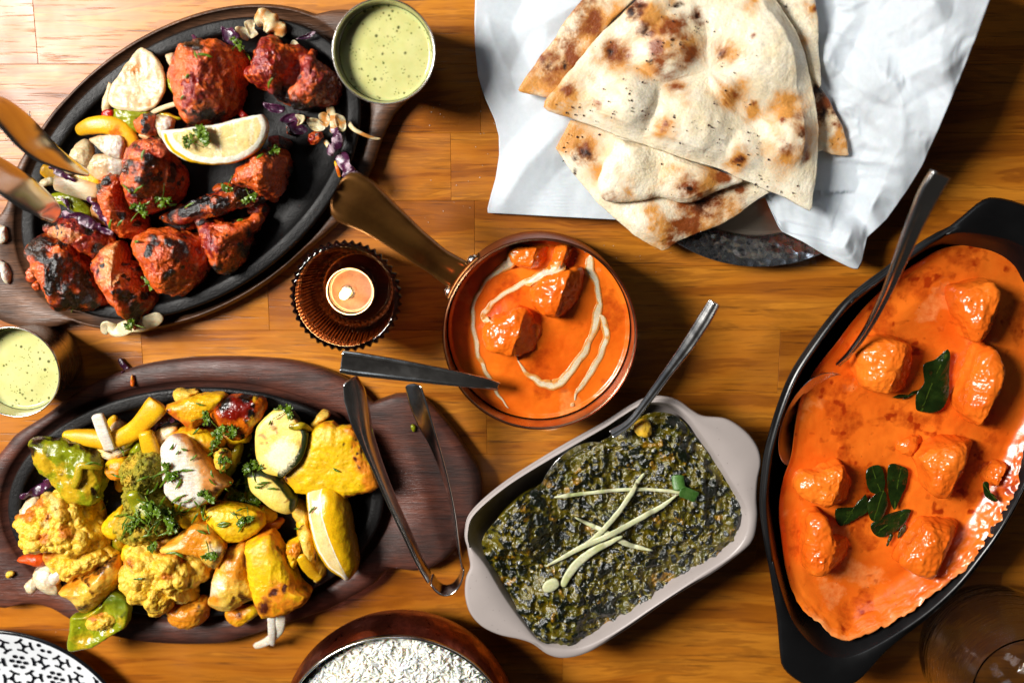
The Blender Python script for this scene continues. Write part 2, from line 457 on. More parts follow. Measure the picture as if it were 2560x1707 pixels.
def smoothpoly(P, sub=10, closed=True, sharp=False):
    P = np.asarray(P, float)
    if sharp:
        out = []
        n = len(P)
        for i in range(n if closed else n - 1):
            a, b = P[i], P[(i + 1) % n]
            out += [a + (b - a) * k / sub for k in range(sub)]
        if not closed: out.append(P[-1])
        return np.array(out)
    n = len(P); out = []
    for i in range(n if closed else n - 1):
        if closed: p0, p1, p2, p3 = P[i - 1], P[i], P[(i + 1) % n], P[(i + 2) % n]
        else: p0, p1, p2, p3 = P[max(i - 1, 0)], P[i], P[i + 1], P[min(i + 2, n - 1)]
        for k in range(sub):
            t = k / sub
            out.append(.5 * (2 * p1 + (p2 - p0) * t + (2 * p0 - 5 * p1 + 4 * p2 - p3) * t * t + (3 * p1 - p0 - 3 * p2 + p3) * t ** 3))
    if not closed: out.append(P[-1])
    return np.array(out)
def star(P, n, c=None, sub=10, sharp=False):
    """outline in the plane -> (centre, radius at n even angles)"""
    S = smoothpoly(np.asarray(P)[:, :2], sub, True, sharp)
    if c is None:
        x, y = S[:, 0], S[:, 1]; x2, y2 = np.roll(x, -1), np.roll(y, -1)
        cr = x * y2 - x2 * y; A = cr.sum() / 2
        c = np.array([((x + x2) * cr).sum(), ((y + y2) * cr).sum()]) / (6 * A)
    c = np.asarray(c)[:2]
    d = S - c; th = np.arctan2(d[:, 1], d[:, 0]); r = np.hypot(d[:, 0], d[:, 1])
    i = np.argsort(th); th, r = th[i], r[i]
    t = np.linspace(-math.pi, math.pi, n, endpoint=False)
    return c, np.interp(t, np.r_[th - 2 * math.pi, th, th + 2 * math.pi], np.r_[r, r, r])
def ringfaces(nr, n, base=0, close_first=None, close_last=None):
    i = np.arange(n); j = (i + 1) % n
    F = [np.stack([base + k * n + i, base + (k + 1) * n + i, base + (k + 1) * n + j, base + k * n + j], -1) for k in range(nr - 1)]
    F4 = np.concatenate(F)
    T = []
    if close_first is not None: T.append(np.stack([np.full(n, close_first), base + i, base + j], -1))
    if close_last is not None: T.append(np.stack([np.full(n, close_last), base + (nr - 1) * n + j, base + (nr - 1) * n + i], -1))
    return F4, (np.concatenate(T) if T else None)
TH = lambda n: np.linspace(-math.pi, math.pi, n, endpoint=False)
def loft(name, rings, mat, parent=None, cap0=True, cap1=True, masks=None, post=None, label=None):
    """rings = [(centre, radii, z)] with equal counts; z may be an array"""
    n = len(rings[0][1]); t = TH(n); V = []
    for c, r, z in rings:
        V.append(np.stack([c[0] + r * np.cos(t), c[1] + r * np.sin(t), np.broadcast_to(z, (n,)) + 0 * r], -1))
    V = np.concatenate(V); k = len(V); ex = []
    a = b = None
    if cap0: a = k + len(ex); ex.append([*rings[0][0][:2], np.mean(rings[0][2])])
    if cap1: b = k + len(ex); ex.append([*rings[-1][0][:2], np.mean(rings[-1][2])])
    if ex: V = np.concatenate([V, np.array(ex)])
    F4, F3 = ringfaces(len(rings), n, 0, a, b)
    F4 = F4[:, ::-1]; F3 = None if F3 is None else F3[:, ::-1]
    if post: V = post(V)
    return put(name, V, F4, F3, mat, parent, masks(V) if masks else None)
def lathe(name, c, prof, mat, parent=None, n=96, cap0=True, cap1=True, post=None):
    return loft(name, [(c, np.full(n, r), z) for r, z in prof], mat, parent, cap0, cap1, post=post)
def arc(prof, k=6):
    """rounds a profile by subdividing it along a spline"""
    return [tuple(p) for p in smoothpoly(np.array(prof), k, False)]

TOPS = []
def remember(V): TOPS.append((V[:, :2].min(0), V[:, :2].max(0), V))
def zat(x, y, default=0.0, rad=.004):
    z = default
    for lo, hi, V in TOPS:
        if x < lo[0] - rad or y < lo[1] - rad or x > hi[0] + rad or y > hi[1] + rad: continue
        d = (V[:, 0] - x) ** 2 + (V[:, 1] - y) ** 2
        m = d < (rad * .6) ** 2
        if m.any(): z = max(z, V[m, 2].max())
    return z
def drop(px, py, up=0.0, default=0.0, rad=.004):
    z = .02
    for _ in range(4):
        p = W(px, py, z); z = zat(p[0], p[1], default, rad)
    p = W(px, py, z + up); return p

def pillow(name, px, zb, h, mat, label=None, cat=None, group=None, e=2.6, teq=.35, na=150, nr=46, amp=(), rid=(), masks=None,
           sharp=False, parent=None, tilt=(0, 0), under=.86, shape=None, c=None, zref=.45, seed=None, mem=True, grow=1.0):
    """solid piece with a traced outline: domed top, rounded side, flat underside, uneven surface"""
    seed = (abs(hash((round(float(px[0][0]), 1), round(float(px[0][1]), 1)))) % 9973) if seed is None else seed
    P = W(px[:, 0], px[:, 1], zb + h * zref)
    cc, r = star(P, na, None if c is None else W(c[0], c[1], zb + h * zref), 10, sharp)
    r = r * grow
    t = TH(na); V = []; S = []
    a = np.linspace(0, math.pi / 2, nr + 1)[1:]
    for k in a:
        s = math.sin(k) ** (2 / max(2, e * .8)) if e > 2.5 else math.sin(k)
        z = zb + h * (teq + (1 - teq) * math.cos(k) ** (2 / e))
        V.append(np.stack([cc[0] + s * r * np.cos(t), cc[1] + s * r * np.sin(t), np.full(na, z)], -1)); S.append(np.full(na, s))
    nb = 6
    for k in np.linspace(0, 1, nb + 1)[1:]:
        s = 1 - (1 - under) * k ** 2; z = zb + h * teq * (1 - k)
        V.append(np.stack([cc[0] + s * r * np.cos(t), cc[1] + s * r * np.sin(t), np.full(na, z)], -1)); S.append(np.full(na, 1 + k))
    V = np.concatenate(V); n0 = len(V)
    V = np.concatenate([V, [[cc[0], cc[1], zb + h], [cc[0], cc[1], zb]]]); S = np.r_[np.concatenate(S), 0, 2]
    F4, F3 = ringfaces(nr + nb, na, 0, n0, n0 + 1)
    px0 = PX(V)
    if shape is not None: V = shape(V, S, px0)
    if tilt[0] or tilt[1]:
        V[:, 2] += (V[:, 0] - cc[0]) * tilt[0] + (V[:, 1] - cc[1]) * tilt[1]
    N = normals(V, F4, F3)
    wt = np.clip((2 - S) * 2, 0, 1)
    D = 0
    for A, fr, oc in amp: D = D + A * fbm(V, fr, oc, seed)
    for A, fr, oc in rid: D = D + A * ridged(V, fr, oc, seed + 50)
    if len(amp) + len(rid): V = V + N * (D * wt)[:, None]
    V[:, 2] = np.maximum(V[:, 2], min(zb, V[-1, 2]) if not (tilt[0] or tilt[1]) else -1)
    mk = masks(V, S, px0, seed) if masks else None
    o = put(name, V, F4, F3, mat, parent, mk)
    tag(o, label, cat, group)
    if mem: remember(V[S < 1.02])
    return o
def normals(V, F4, F3):
    N = np.zeros_like(V)
    a = np.cross(V[F4[:, 2]] - V[F4[:, 0]], V[F4[:, 3]] - V[F4[:, 1]])
    for k in range(4): np.add.at(N, F4[:, k], a)
    if F3 is not None:
        b = np.cross(V[F3[:, 1]] - V[F3[:, 0]], V[F3[:, 2]] - V[F3[:, 0]])
        for k in range(3): np.add.at(N, F3[:, k], b)
    return N / (np.linalg.norm(N, axis=1)[:, None] + 1e-12)

def strip(name, pts, w, th, mat, label=None, cat=None, group=None, roll=0., na=14, sub=8, sec=None, e=2.6, cup=0., amp=(), masks=None,
          parent=None, ends=True, mem=True, seed=3, wiggle=0., post=None):
    """bar or ribbon along points of the place; w, th, roll may vary along it"""
    P = smoothpoly(np.asarray(pts, float), sub, False); n = len(P)
    u = np.linspace(0, 1, n)
    f = lambda v: np.interp(u, np.linspace(0, 1, len(v)), v) if np.ndim(v) else np.full(n, float(v))
    w, th, roll = f(w), f(th), f(roll)
    T = np.gradient(P, axis=0); T /= np.linalg.norm(T, axis=1)[:, None] + 1e-12
    up = np.array([0, 0, 1.0]); Sd = np.cross(T, up); ln = np.linalg.norm(Sd, axis=1)
    Sd = np.where(ln[:, None] < .15, np.roll(Sd, 1, 0), Sd); Sd /= np.linalg.norm(Sd, axis=1)[:, None] + 1e-12
    U = np.cross(Sd, T)
    if wiggle: roll = roll + wiggle * np.sin(u * 9 + seed) + wiggle * .6 * np.sin(u * 23 + seed * 2)
    A = Sd * np.cos(roll)[:, None] + U * np.sin(roll)[:, None]; B = -Sd * np.sin(roll)[:, None] + U * np.cos(roll)[:, None]
    if sec is None:
        k = np.linspace(0, 2 * math.pi, na, endpoint=False)
        sec = np.stack([np.sign(np.cos(k)) * np.abs(np.cos(k)) ** (2 / e), np.sign(np.sin(k)) * np.abs(np.sin(k)) ** (2 / e)], -1)
    sec = np.asarray(sec); na = len(sec)
    if ends:
        tp = np.sqrt(np.clip(1 - (np.clip(1 - np.minimum(u, 1 - u) * n / 3.0, 0, 1)) ** 2, .02, 1))
        w2, t2 = w * tp, th * tp
    else: w2, t2 = w, th
    V = []
    for i in range(n):
        s, b = sec[:, 0] * w2[i] / 2, sec[:, 1] * t2[i] / 2 - cup * w2[i] * sec[:, 0] ** 2 * np.sign(1)
        V.append(P[i] + s[:, None] * A[i] + b[:, None] * B[i])
    V = np.concatenate(V); n0 = len(V)
    V = np.concatenate([V, [P[0], P[-1]]])
    F4, F3 = ringfaces(n, na, 0, n0, n0 + 1)
    if len(amp):
        N = normals(V, F4, F3); D = 0
        for a_, fr, oc in amp: D = D + a_ * fbm(V, fr, oc, seed)
        V = V + N * np.asarray(D)[:, None]
    uu = np.r_[np.repeat(u, na), 0, 1]
    global LAT, SECV
    LAT = np.r_[np.tile(sec[:, 0], n), 0, 0]; SECV = np.r_[np.tile(sec[:, 1], n), 0, 0]
    if post: V = post(V)
    mk = masks(V, uu, PX(V), seed) if masks else None
    o = put(name, V, F4, F3, mat, parent, mk)
    tag(o, label, cat, group)
    if mem: remember(V)
    return o
def drape(V, up, thick):
    """lets a thin band follow whatever surface it lies on"""
    z = np.full(len(V), -1.0)
    for lo, hi, T in TOPS:
        m = (V[:, 0] > lo[0]) & (V[:, 0] < hi[0]) & (V[:, 1] > lo[1]) & (V[:, 1] < hi[1])
        if not m.any(): continue
        A, B = V[m, :2].min(0) - .004, V[m, :2].max(0) + .004
        T = T[(T[:, 0] > A[0]) & (T[:, 0] < B[0]) & (T[:, 1] > A[1]) & (T[:, 1] < B[1])]
        if not len(T): continue
        for i in np.nonzero(m)[0]:
            d = (T[:, 0] - V[i, 0]) ** 2 + (T[:, 1] - V[i, 1]) ** 2
            if d.min() > 1.4e-6: continue
            w = np.exp(-d / 7e-7); z[i] = max(z[i], (w * T[:, 2]).sum() / w.sum())
    l = np.clip(np.abs(LAT), 0, 1)
    V = V.copy(); ok = z > 0
    side = np.sign(SECV) * np.sqrt(1 - l ** 2 * .999)
    V[ok, 2] = z[ok] + up + thick * side[ok] * .5
    return V
def pz(px, zs):
    """photograph points + heights -> place points"""
    zs = np.interp(np.linspace(0, 1, len(px)), np.linspace(0, 1, len(np.atleast_1d(zs))), np.atleast_1d(zs))
    return np.array([W(p[0], p[1], z) for p, z in zip(px, zs)])
def onto(px, up):
    """photograph points dropped on whatever lies there"""
    return np.array([drop(p[0], p[1], up) for p in px])
MMPX = D0 / FPX

# ------------------------------------------------------------------ table of butcher-block staves
tab = empty('table', (0, 0, 0), 'golden brown butcher block table of short oak staves', 'table')
def stave(x0, x1, y0, y1):
    g = .00005; b = .00018
    xs = [x0 + g, x0 + g + b, x1 - g - b, x1 - g]; ys = [y0 + g, y0 + g + b, y1 - g - b, y1 - g]
    V = []
    for z, k in ((-.028, 0), (-b, 0), (0, 1)):
        V += [(xs[k], ys[k], z), (xs[3 - k], ys[k], z), (xs[3 - k], ys[3 - k], z), (xs[k], ys[3 - k], z)]
    F = [(3, 2, 1, 0)]
    for l in (0, 4):
        for i in range(4): F.append((l + i, l + (i + 1) % 4, l + 4 + (i + 1) % 4, l + 4 + i))
    F.append((8, 9, 10, 11))
    c = np.array([(x0 + x1) / 2, (y0 + y1) / 2, 0])
    me = mesh_np('stave', np.array(V) - c, F, None, False)
    o = link('stave', me, 'stave', tab); o.location = c
SW = .0425
y = .3475
row = 0
cuts = {0: [-.56, -.301, .06, .33, .7], 1: [-.62, -.302, .11, .29, .62]}
while y > -.34:
    xs = [-.62 + rng.uniform(-.1, .05)]
    while xs[-1] < .55: xs.append(xs[-1] + rng.uniform(.22, .46))
    if row in (3,): xs = [-.62, -.2985, .06, .40, .8]
    if row in (2,): xs = [-.55, -.15, .315, .7]
    if row in (4,): xs = [-.6, -.38, -.02, .33, .62]
    for a, b in zip(xs[:-1], xs[1:]): stave(a, b, y - SW, y)
    y -= SW; row += 1

# ------------------------------------------------------------------ wooden trays and iron plates
NA = 300
def tray(px, plate, mat, label, cat, zr=.013):
    P = W(px[:, 0], px[:, 1], zr)
    pc = W(plate[0], plate[1], zr)[:2]
    k = MMPX * 0.985
    a, b, rot = plate[2] * k, plate[3] * k, math.radians(plate[4])
    c, r = star(P, NA, pc, 12)
    t = TH(NA)
    ell = lambda f: (a * f) * (b * f) / np.hypot(b * f * np.cos(t - rot), a * f * np.sin(t - rot))
    e1, e0 = ell(1.045), ell(1.02)
    r = np.maximum(r, e1 + .004)
    mid = r - np.minimum(.007, (r - e1) * .45)
    rings = [(c, r * .985, 0.), (c, r * .998, .004), (c, r, .009), (c, r - .0015, zr - .001), (c, mid, zr), (c, (mid + e1) / 2, zr), (c, e1 + .0012, zr - .0005),
             (c, e1, zr - .002), (c, e0, .0065), (c, ell(.9), .006)]
    def post(V):
        V[:, 2] += np.where(V[:, 2] > .008, .0005 * fbm(V, 60, 3, 5), 0)
        return V
    o = loft('wooden_tray', rings, mat, None, True, True, post=post)
    return tag(o, label, cat, 'wooden trays under the iron plates')
def ironplate(plate, label, z0=.0066):
    k = MMPX * 0.97
    c = W(plate[0], plate[1], .02)[:2]; a, b, rot = plate[2] * k, plate[3] * k, math.radians(plate[4])
    n = 260; t = TH(n)
    ell = lambda f: (a + f) * (b + f) / np.hypot((b + f) * np.cos(t - rot), (a + f) * np.sin(t - rot))
    prof = arc([(-.012, z0), (-.004, z0 + .006), (0, .0185), (-.0008, .0208), (-.003, .0212), (-.0065, .0211), (-.0085, .0200), (-.0105, .016), (-.016, .0118), (-.024, .0102), (-.05, .0097)], 4)
    o = loft('iron_plate', [(c, ell(f), z) for f, z in prof], 'iron', None, True, True)
    return tag(o, label, 'sizzler plate', 'black iron sizzler plates')
PL1, PL2 = (473, 431, 469, 293, 35), (489, 1262, 486, 309, 5)
T1 = q('S', '6,519 30,430 60,375 140,262 255,165 340,110 430,72 520,42 600,28 680,32 748,46 790,33 850,22 930,32 1000,60 1040,120 1045,190 1030,235 1005,262 984,286 960,334 945,372 930,417 906,467 870,530 800,600 700,671 596,737 477,793 357,832 298,832 230,815 190,799 160,812 119,821 60,822 0,806 -60,770 -90,720 -95,660 -70,600 -30,560')
T2 = q('S', '10,1117 38,1086 102,1045 179,989 255,948 340,918 430,902 533,895 640,897 740,907 830,935 890,967 935,1012 960,1002 982,993 1015,987 1060,1000 1120,1060 1165,1124 1200,1182 1204,1244 1190,1300 1160,1345 1136,1380 1106,1407 1062,1429 1032,1428 993,1419 960,1434 937,1460 883,1493 808,1532 689,1571 600,1600 536,1614 387,1612 268,1591 179,1556 119,1523 60,1512 0,1523 -60,1500 -110,1430 -120,1340 -90,1250 -50,1190')
tray(T1, PL1, 'tray', 'charred dark wooden oval tray with handle lugs under the red tandoori chicken', 'tray')
tray(T2, PL2, 'tray2', 'dark reddish brown wooden oval tray with handle lugs under the yellow vegetables', 'tray')
ironplate(PL1, 'black cast iron oval sizzler plate holding the red tandoori chicken')
ironplate(PL2, 'black cast iron oval sizzler plate holding the yellow spiced vegetables')

# ------------------------------------------------------------------ steel cups of green sauce
def cup(px, py, rpx, zb, h, label, slabel):
    zt = zb + h
    c = W(px, py, zt); r = rpx * MMPX * (D0 - zt + (c[1] * -ST)) / D0 if False else np.linalg.norm(W(px + rpx, py, zt) - c)
    t = empty('sauce_cup', (c[0], c[1], zb), label, 'sauce cup', 'steel cups of green sauce'); o3 = np.array([c[0], c[1], zb])
    pr = arc([(r * .80, zb), (r * .82, zb + .001), (r * .88, zb + h * .5), (r * .96, zt - .001), (r * .995, zt - .0008), (r, zt + .0004), (r * .985, zt + .001), (r * .958, zt), (r * .93, zt - .006), (r * .86, zb + h * .45), (r * .79, zb + .003), (r * .5, zb + .002)], 5)
    lathe('cup_wall', c, pr, 'brushed', t, 128)
    zs = zt - .0105
    pr = [(r * .70, zs - .012), (r * .888, zs - .0005), (r * .90, zs + .0006), (r * .87, zs), (r * .8, zs - .0004), (r * .4, zs)]
    s = lathe('green_sauce', c, arc(pr, 4), 'sauce', None, 120, post=lambda V: V + np.stack([0 * V[:, 0], 0 * V[:, 0], .0005 * fbm(V, 70, 2, 3)], -1))
    tag(s, slabel, 'sauce', 'green herb sauces')
cup(959.5, 130, 129, .0135, .042, 'larger steel sauce cup standing on the tray lug by the naan', 'pale green herb sauce in the cup on the tray lug')
cup(35, 930, 116, 0.0, .044, 'steel sauce cup cut by the left edge between the two trays', 'pale green herb sauce in the cup at the left edge')

# ------------------------------------------------------------------ amber candle holder with tealight
def candle():
    c = W(866, 740, .05); ro = np.linalg.norm(W(866 + 141, 740, .05) - c)
    o3 = np.array([c[0], c[1], 0.]); t = empty('candle_holder', o3, 'ribbed dark amber glass candle holder with scalloped edge', 'candle holder')
    n = 44 * 8; th = TH(n); sc = .5 + .5 * np.cos(44 * th)
    rings = []
    for f, z, k in arc([(.62, 0.0005, .1), (.72, .003, .5), (.80, .015, 1.), (.88, .032, 1.), (.97, .047, 1.), (1.0, .0505, 1.), (.985, .0530, .8), (.93, .0545, .4), (.885, .0545, .05), (.872, .0525, 0), (.82, .038, 0), (.74, .022, 0), (.66, .0125, 0), (.5, .0105, 0), (.2, .0105, 0)], 4):
        rings.append((c, ro * f * (1 - .055 * k * (1 - sc)), z))
    loft('glass_body', rings, 'amber', t)
    cc = W(875, 729, .028); r = np.linalg.norm(W(875 + 61, 729, .028) - cc); z0 = .0108
    t2 = empty('tealight', (cc[0], cc[1], z0), 'lit tealight in a metal cup inside the amber glass holder', 'candle')
    lathe('tin_cup', cc, arc([(r * .95, z0), (r * .97, z0 + .001), (r * .97, z0 + .0155), (r * 1.0, z0 + .0165), (r * .985, z0 + .0172), (r * .94, z0 + .0165), (r * .93, z0 + .003), (r * .4, z0 + .0025)], 4), 'tin', t2)
    lathe('wax', cc, arc([(r * .90, z0 + .003), (r * .925, z0 + .0118), (r * .88, z0 + .0112), (r * .8, z0 + .0105), (r * .3, z0 + .0105), (r * .16, z0 + .0112)], 4), 'wax', t2)
    wc = W(868, 731, z0 + .0125)
    lathe('wick_base', wc, arc([(r * .30, z0 + .0104), (r * .27, z0 + .0116), (r * .1, z0 + .012)], 3), 'tin', t2, 48)
    lathe('wick', wc, [(.0007, z0 + .0112), (.0007, z0 + .017), (.0003, z0 + .0178)], 'wick', t2, 10)
    lathe('flame', wc + np.array([-.0006, -.0004, 0]), arc([(.0008, z0 + .0145), (.0026, z0 + .0185), (.0024, z0 + .0235), (.0010, z0 + .0300), (.0002, z0 + .034)], 5), 'flame', t2, 24)
candle()

# ------------------------------------------------------------------ copper pan
PANZ = .056
def pan():
    c = W(1349, 838, PANZ); R = np.linalg.norm(W(1349 + 243, 838, PANZ) - c)
    o3 = np.array([c[0], c[1], 0.])
    t = empty('copper_pan', o3, 'small round copper saucepan with a long brass handle', 'saucepan')
    b = lathe('pan_body', c, arc([(R * .95, .0), (R * .99, .002), (R * 1.008, .008), (R * 1.006, .03), (R * 1.0, PANZ - .001), (R * .999, PANZ), (R * .988, PANZ + .0004)], 5), 'copper', t, 160, True, False)
    lathe('pan_lining', c, arc([(R * .988, PANZ + .0004), (R * .978, PANZ - .0002), (R * .974, PANZ - .003), (R * .968, .012), (R * .93, .004), (R * .4, .004)], 5), 'steel_lining', t, 160, False, True)
    hp = q('S', '1152,692 1095,655 1030,607 950,545 890,504 838,478'); 
    P = pz(hp, [.046, .053, .066, .078, .086, .088])
    w = np.interp(np.linspace(0, 1, 60), [0, .2, .4, .6, .76, .87, .93, .97, .99, 1], [.0205, .0175, .0195, .0245, .0295, .0300, .0265, .019, .011, .004])
    sec = [(-1, -.2), (-.93, .55), (-.8, .9), (-.62, .75), (-.3, .1), (0, -.15), (.3, .1), (.62, .75), (.8, .9), (.93, .55), (1, -.2), (.8, -.9), (.3, -1), (-.3, -1), (-.8, -.9)]
    h = strip('handle', P, w, [.008, .0075, .0075, .0085, .009, .008], 'brass', sec=np.array(sec)[::-1], parent=t, mem=False, sub=14, ends=False)
    # flange that carries the handle, and its rivets
    an = math.atan2(*(P[1] - P[0])[[1, 0]])
    n = 30; ph = np.linspace(an - .27, an + .27, n); V = []
    for rr, dz in ((R * 1.004, 0), (R * 1.004 + .0016, 0)):
        for z in (PANZ - .026, PANZ - .004):
            V += [(c[0] + rr * math.cos(p), c[1] + rr * math.sin(p), z) for p in ph]
    V = np.array(V); i = np.arange(n - 1)
    q4 = lambda a, b: np.stack([a * n + i, a * n + i + 1, b * n + i + 1, b * n + i], -1)
    F4 = np.concatenate([q4(0, 1)[:, ::-1], q4(2, 3), q4(1, 3), q4(2, 0)[:, ::-1]]); F4 = np.concatenate([F4, [[0, n, 3 * n, 2 * n], [2 * n - 1, n - 1, 3 * n - 1, 4 * n - 1]]])
    fl = put('flange', V, F4, None, 'brass', t)
    for s in (-.2, .2):
        for dz in (-.008,):
            p = np.array([c[0] + (R * 1.004 + .0016) * math.cos(an + s), c[1] + (R * 1.004 + .0016) * math.sin(an + s), PANZ + dz])
            d = np.array([math.cos(an + s), math.sin(an + s), 0]); u = np.array([-d[1], d[0], 0]); V = []; k = np.linspace(0, 2 * math.pi, 14, endpoint=False)
            for rr, hh in ((.0034, 0), (.0032, .0012), (.0022, .0022), (.0008, .0027)):
                V += [p + d * hh + u * rr * math.cos(a) + np.array([0, 0, 1]) * rr * math.sin(a) for a in k]
            V.append(p + d * .0027); F4, F3 = ringfaces(4, 14, 0, None, 56)
            put('rivet', V, F4[:, ::-1], F3, 'tin', t)
    return c, R
PC, PR = pan()

def blobs(px, lst):
    """sauce drawn up round the meat"""
    m = np.zeros(len(px))
    for x, y, r, k in lst: m = np.maximum(m, k * np.exp(-((((px - (x, y)) ** 2).sum(1)) / (r * r)) ** 1.5))
    return m
def curry(px, z, mat, label, lumps, nr=120, na=260, amp=.0010, name='orange_curry', edge=.0015, post=None, depth=.02, cc=None, shrink=.08, zrim=None):
    P = W(px[:, 0], px[:, 1], z if zrim is None else z + zrim(px))
    c, r = star(P, na, cc, 12)
    t = TH(na); V = []; S = []
    for s in np.linspace(0, 1, nr + 1)[1:] ** .8:
        V.append(np.stack([c[0] + s * r * np.cos(t), c[1] + s * r * np.sin(t), np.full(na, z)], -1)); S.append(np.full(na, s))
    for k in (.35, .7, 1.):
        V.append(np.stack([c[0] + (1 - shrink * k) * r * np.cos(t), c[1] + (1 - shrink * k) * r * np.sin(t), np.full(na, z - depth * k)], -1)); S.append(np.full(na, 1 + k))
    V = np.concatenate(V); n0 = len(V)
    V = np.concatenate([V, [[c[0], c[1], z], [c[0], c[1], z - depth]]]); S = np.r_[np.concatenate(S), 0, 2]
    F4, F3 = ringfaces(nr + 3, na, 0, n0, n0 + 1)
    px0 = PX(V); top = S <= 1
    V[:, 2] += top * (amp * 1.3 * fbm(V, 30, 3, 9) + amp * .5 * fbm(V, 100, 3, 4) + blobs(px0, lumps) + edge * sstep(.95, 1., S))
    mk = dict(m1=.42 * sstep(.1, .5, fbm(V, 34, 4, 11)), m2=.52 * sstep(.05, .5, fbm(V, 48, 5, 5)), m3=np.zeros(len(V)))
    if post: V, mk = post(V, S, px0, mk)
    o = put(name, V, F4, F3, mat, None, mk); remember(V[top])
    return tag(o, label, 'curry', None)

# ------------------------------------------------------------------ butter chicken in the copper pan
ZC = PANZ - .0185
th_ = np.linspace(0, 2 * math.pi, 60, endpoint=False)
ring_ = np.stack([PC[0] + PR * .962 * np.cos(th_), PC[1] + PR * .962 * np.sin(th_), np.full(60, ZC)], -1)
pan_lumps = q3('J', '630,830,200,.0035 980,560,190,.0035 800,290,190,.0035 560,1080,120,.0010')
curry(PX(ring_), ZC, 'curry', 'smooth orange curry filling the small copper saucepan', pan_lumps)
def ridge(zb, k=1.0):
    """a chunk cut with its crest towards one side and a steep far face"""
    def f(V, S, p):
        V = V.copy(); c = V[np.argmin(S)]; d = (V[:, 0] - c[0]) * .95 - (V[:, 1] - c[1]) * .3
        d = d / (np.abs(d).max() + 1e-9)
        g = np.interp(d, [-1, -.2, .08, .8, 1], [.72, .98, 1., .24, .2])
        V[:, 2] = zb + (V[:, 2] - zb) * (1 - k + k * g); return V
    return f
def coated(name, px, zb, h, mat, label, group, e=3.6, tilt=(0, 0), sk=.9, amp=.0016):
    return pillow(name, px, zb, h, mat, label, 'chicken', group, e=e, teq=.5, na=170, nr=52, amp=((amp, 62, 3), (amp * .4, 170, 3), (.00025, 500, 2)), rid=((amp * .5, 130, 3),), tilt=tilt, under=1.06, mem=True, shape=ridge(zb))
GP = 'sauce coated chicken chunks in the copper pan'
coated('chicken_chunk', q('J', '410,790 470,720 590,680 650,640 730,660 790,740 850,790 860,860 780,940 650,975 560,955 440,930'), ZC - .004, 0.0228, 'curry', 'sauce coated chicken chunk left of centre in the copper pan', GP)
coated('chicken_chunk', q('J', '740,520 800,450 900,400 1000,370 1090,360 1135,440 1115,560 1030,650 920,705 830,690 760,620'), ZC - .004, 0.0240, 'curry', 'large sauce coated chicken chunk upper right in the copper pan', GP)
coated('chicken_chunk', q('J', '600,235 740,205 880,205 900,250 890,320 780,355 650,345 605,300'), ZC - .004, 0.0175, 'curry', 'small sauce coated chicken chunk against the top rim of the copper pan', GP)
coated('chicken_chunk', q('J', '930,210 1030,205 1060,260 1000,350 900,390 860,370 900,300'), ZC - .003, 0.0137, 'curry', 'narrow cream streaked chicken piece by the top rim of the copper pan', GP)
def cream(s, w, label):
    px = smoothpoly(q('J', s), 5, False)
    px = px + np.stack([1.6 * np.sin(np.arange(len(px)) * .9), 1.6 * np.cos(np.arange(len(px)) * 1.3)], -1)
    strip('cream_drizzle', onto(px, -.0001), [v / 2.8 * MMPX * 1.3 for v in w], .0007, 'cream', label, 'cream', 'cream drizzles on the copper pan curry', sub=1, na=16, mem=False, amp=((.0009, 200, 3),), e=2, post=lambda V: drape(V, .00012, .0006),
          masks=lambda V, u, p, s: dict(m1=np.clip(.1 + .8 * sstep(.05, .5, fbm(V, 220, 3, 5)) + 1.1 * sstep(.45, .95, np.abs(LAT)), 0, 1)))
cream('590,240 600,330 480,410 390,520 345,640 345,760 365,880 390,1000 440,1100 490,1190 535,1275 600,1350', [14, 60, 22, 22, 24, 26, 30, 24, 26, 26, 16, 10], 'long white cream streak down the left side of the copper pan curry')
cream('985,330 880,400 760,450 620,510 500,590 430,670 412,725 490,748', [70, 44, 34, 28, 26, 30, 30, 14], 'short curved cream streak crossing the upper middle of the copper pan curry')
cream('1158,270 1165,380 1210,480 1225,600 1215,690 1170,850 1110,970 1020,1090 940,1170 870,1180 790,1150 700,1080 650,1000', [36, 56, 30, 30, 54, 34, 42, 46, 56, 52, 40, 22, 12], 'thick hooked cream swirl on the right of the copper pan curry')
cream('1225,690 1268,760 1270,870 1230,980 1170,1090 1080,1220 1050,1290', [30, 36, 36, 34, 36, 24, 12], 'outer right cream streak beside the hooked swirl in the copper pan')
P_ = smoothpoly(q('J', '600,1360 680,1410 780,1450 880,1465 960,1440 1020,1380 1045,1300'), 5, False)
strip('cream_drizzle', onto(P_, -.0003), [10 * MMPX, 22 * MMPX, 30 * MMPX, 34 * MMPX, 30 * MMPX, 24 * MMPX, 9 * MMPX], .0016, 'cream', 'faded orange tinted cream band along the bottom of the copper pan curry', 'cream', 'cream drizzles on the copper pan curry', sub=1, na=14, mem=False, post=lambda V: drape(V, .0001, .0005),
      masks=lambda V, u, px, s: dict(m1=.6 + .4 * fbm(V, 300, 3, 2) + .6 * sstep(.5, 1, np.abs(LAT))), e=2)

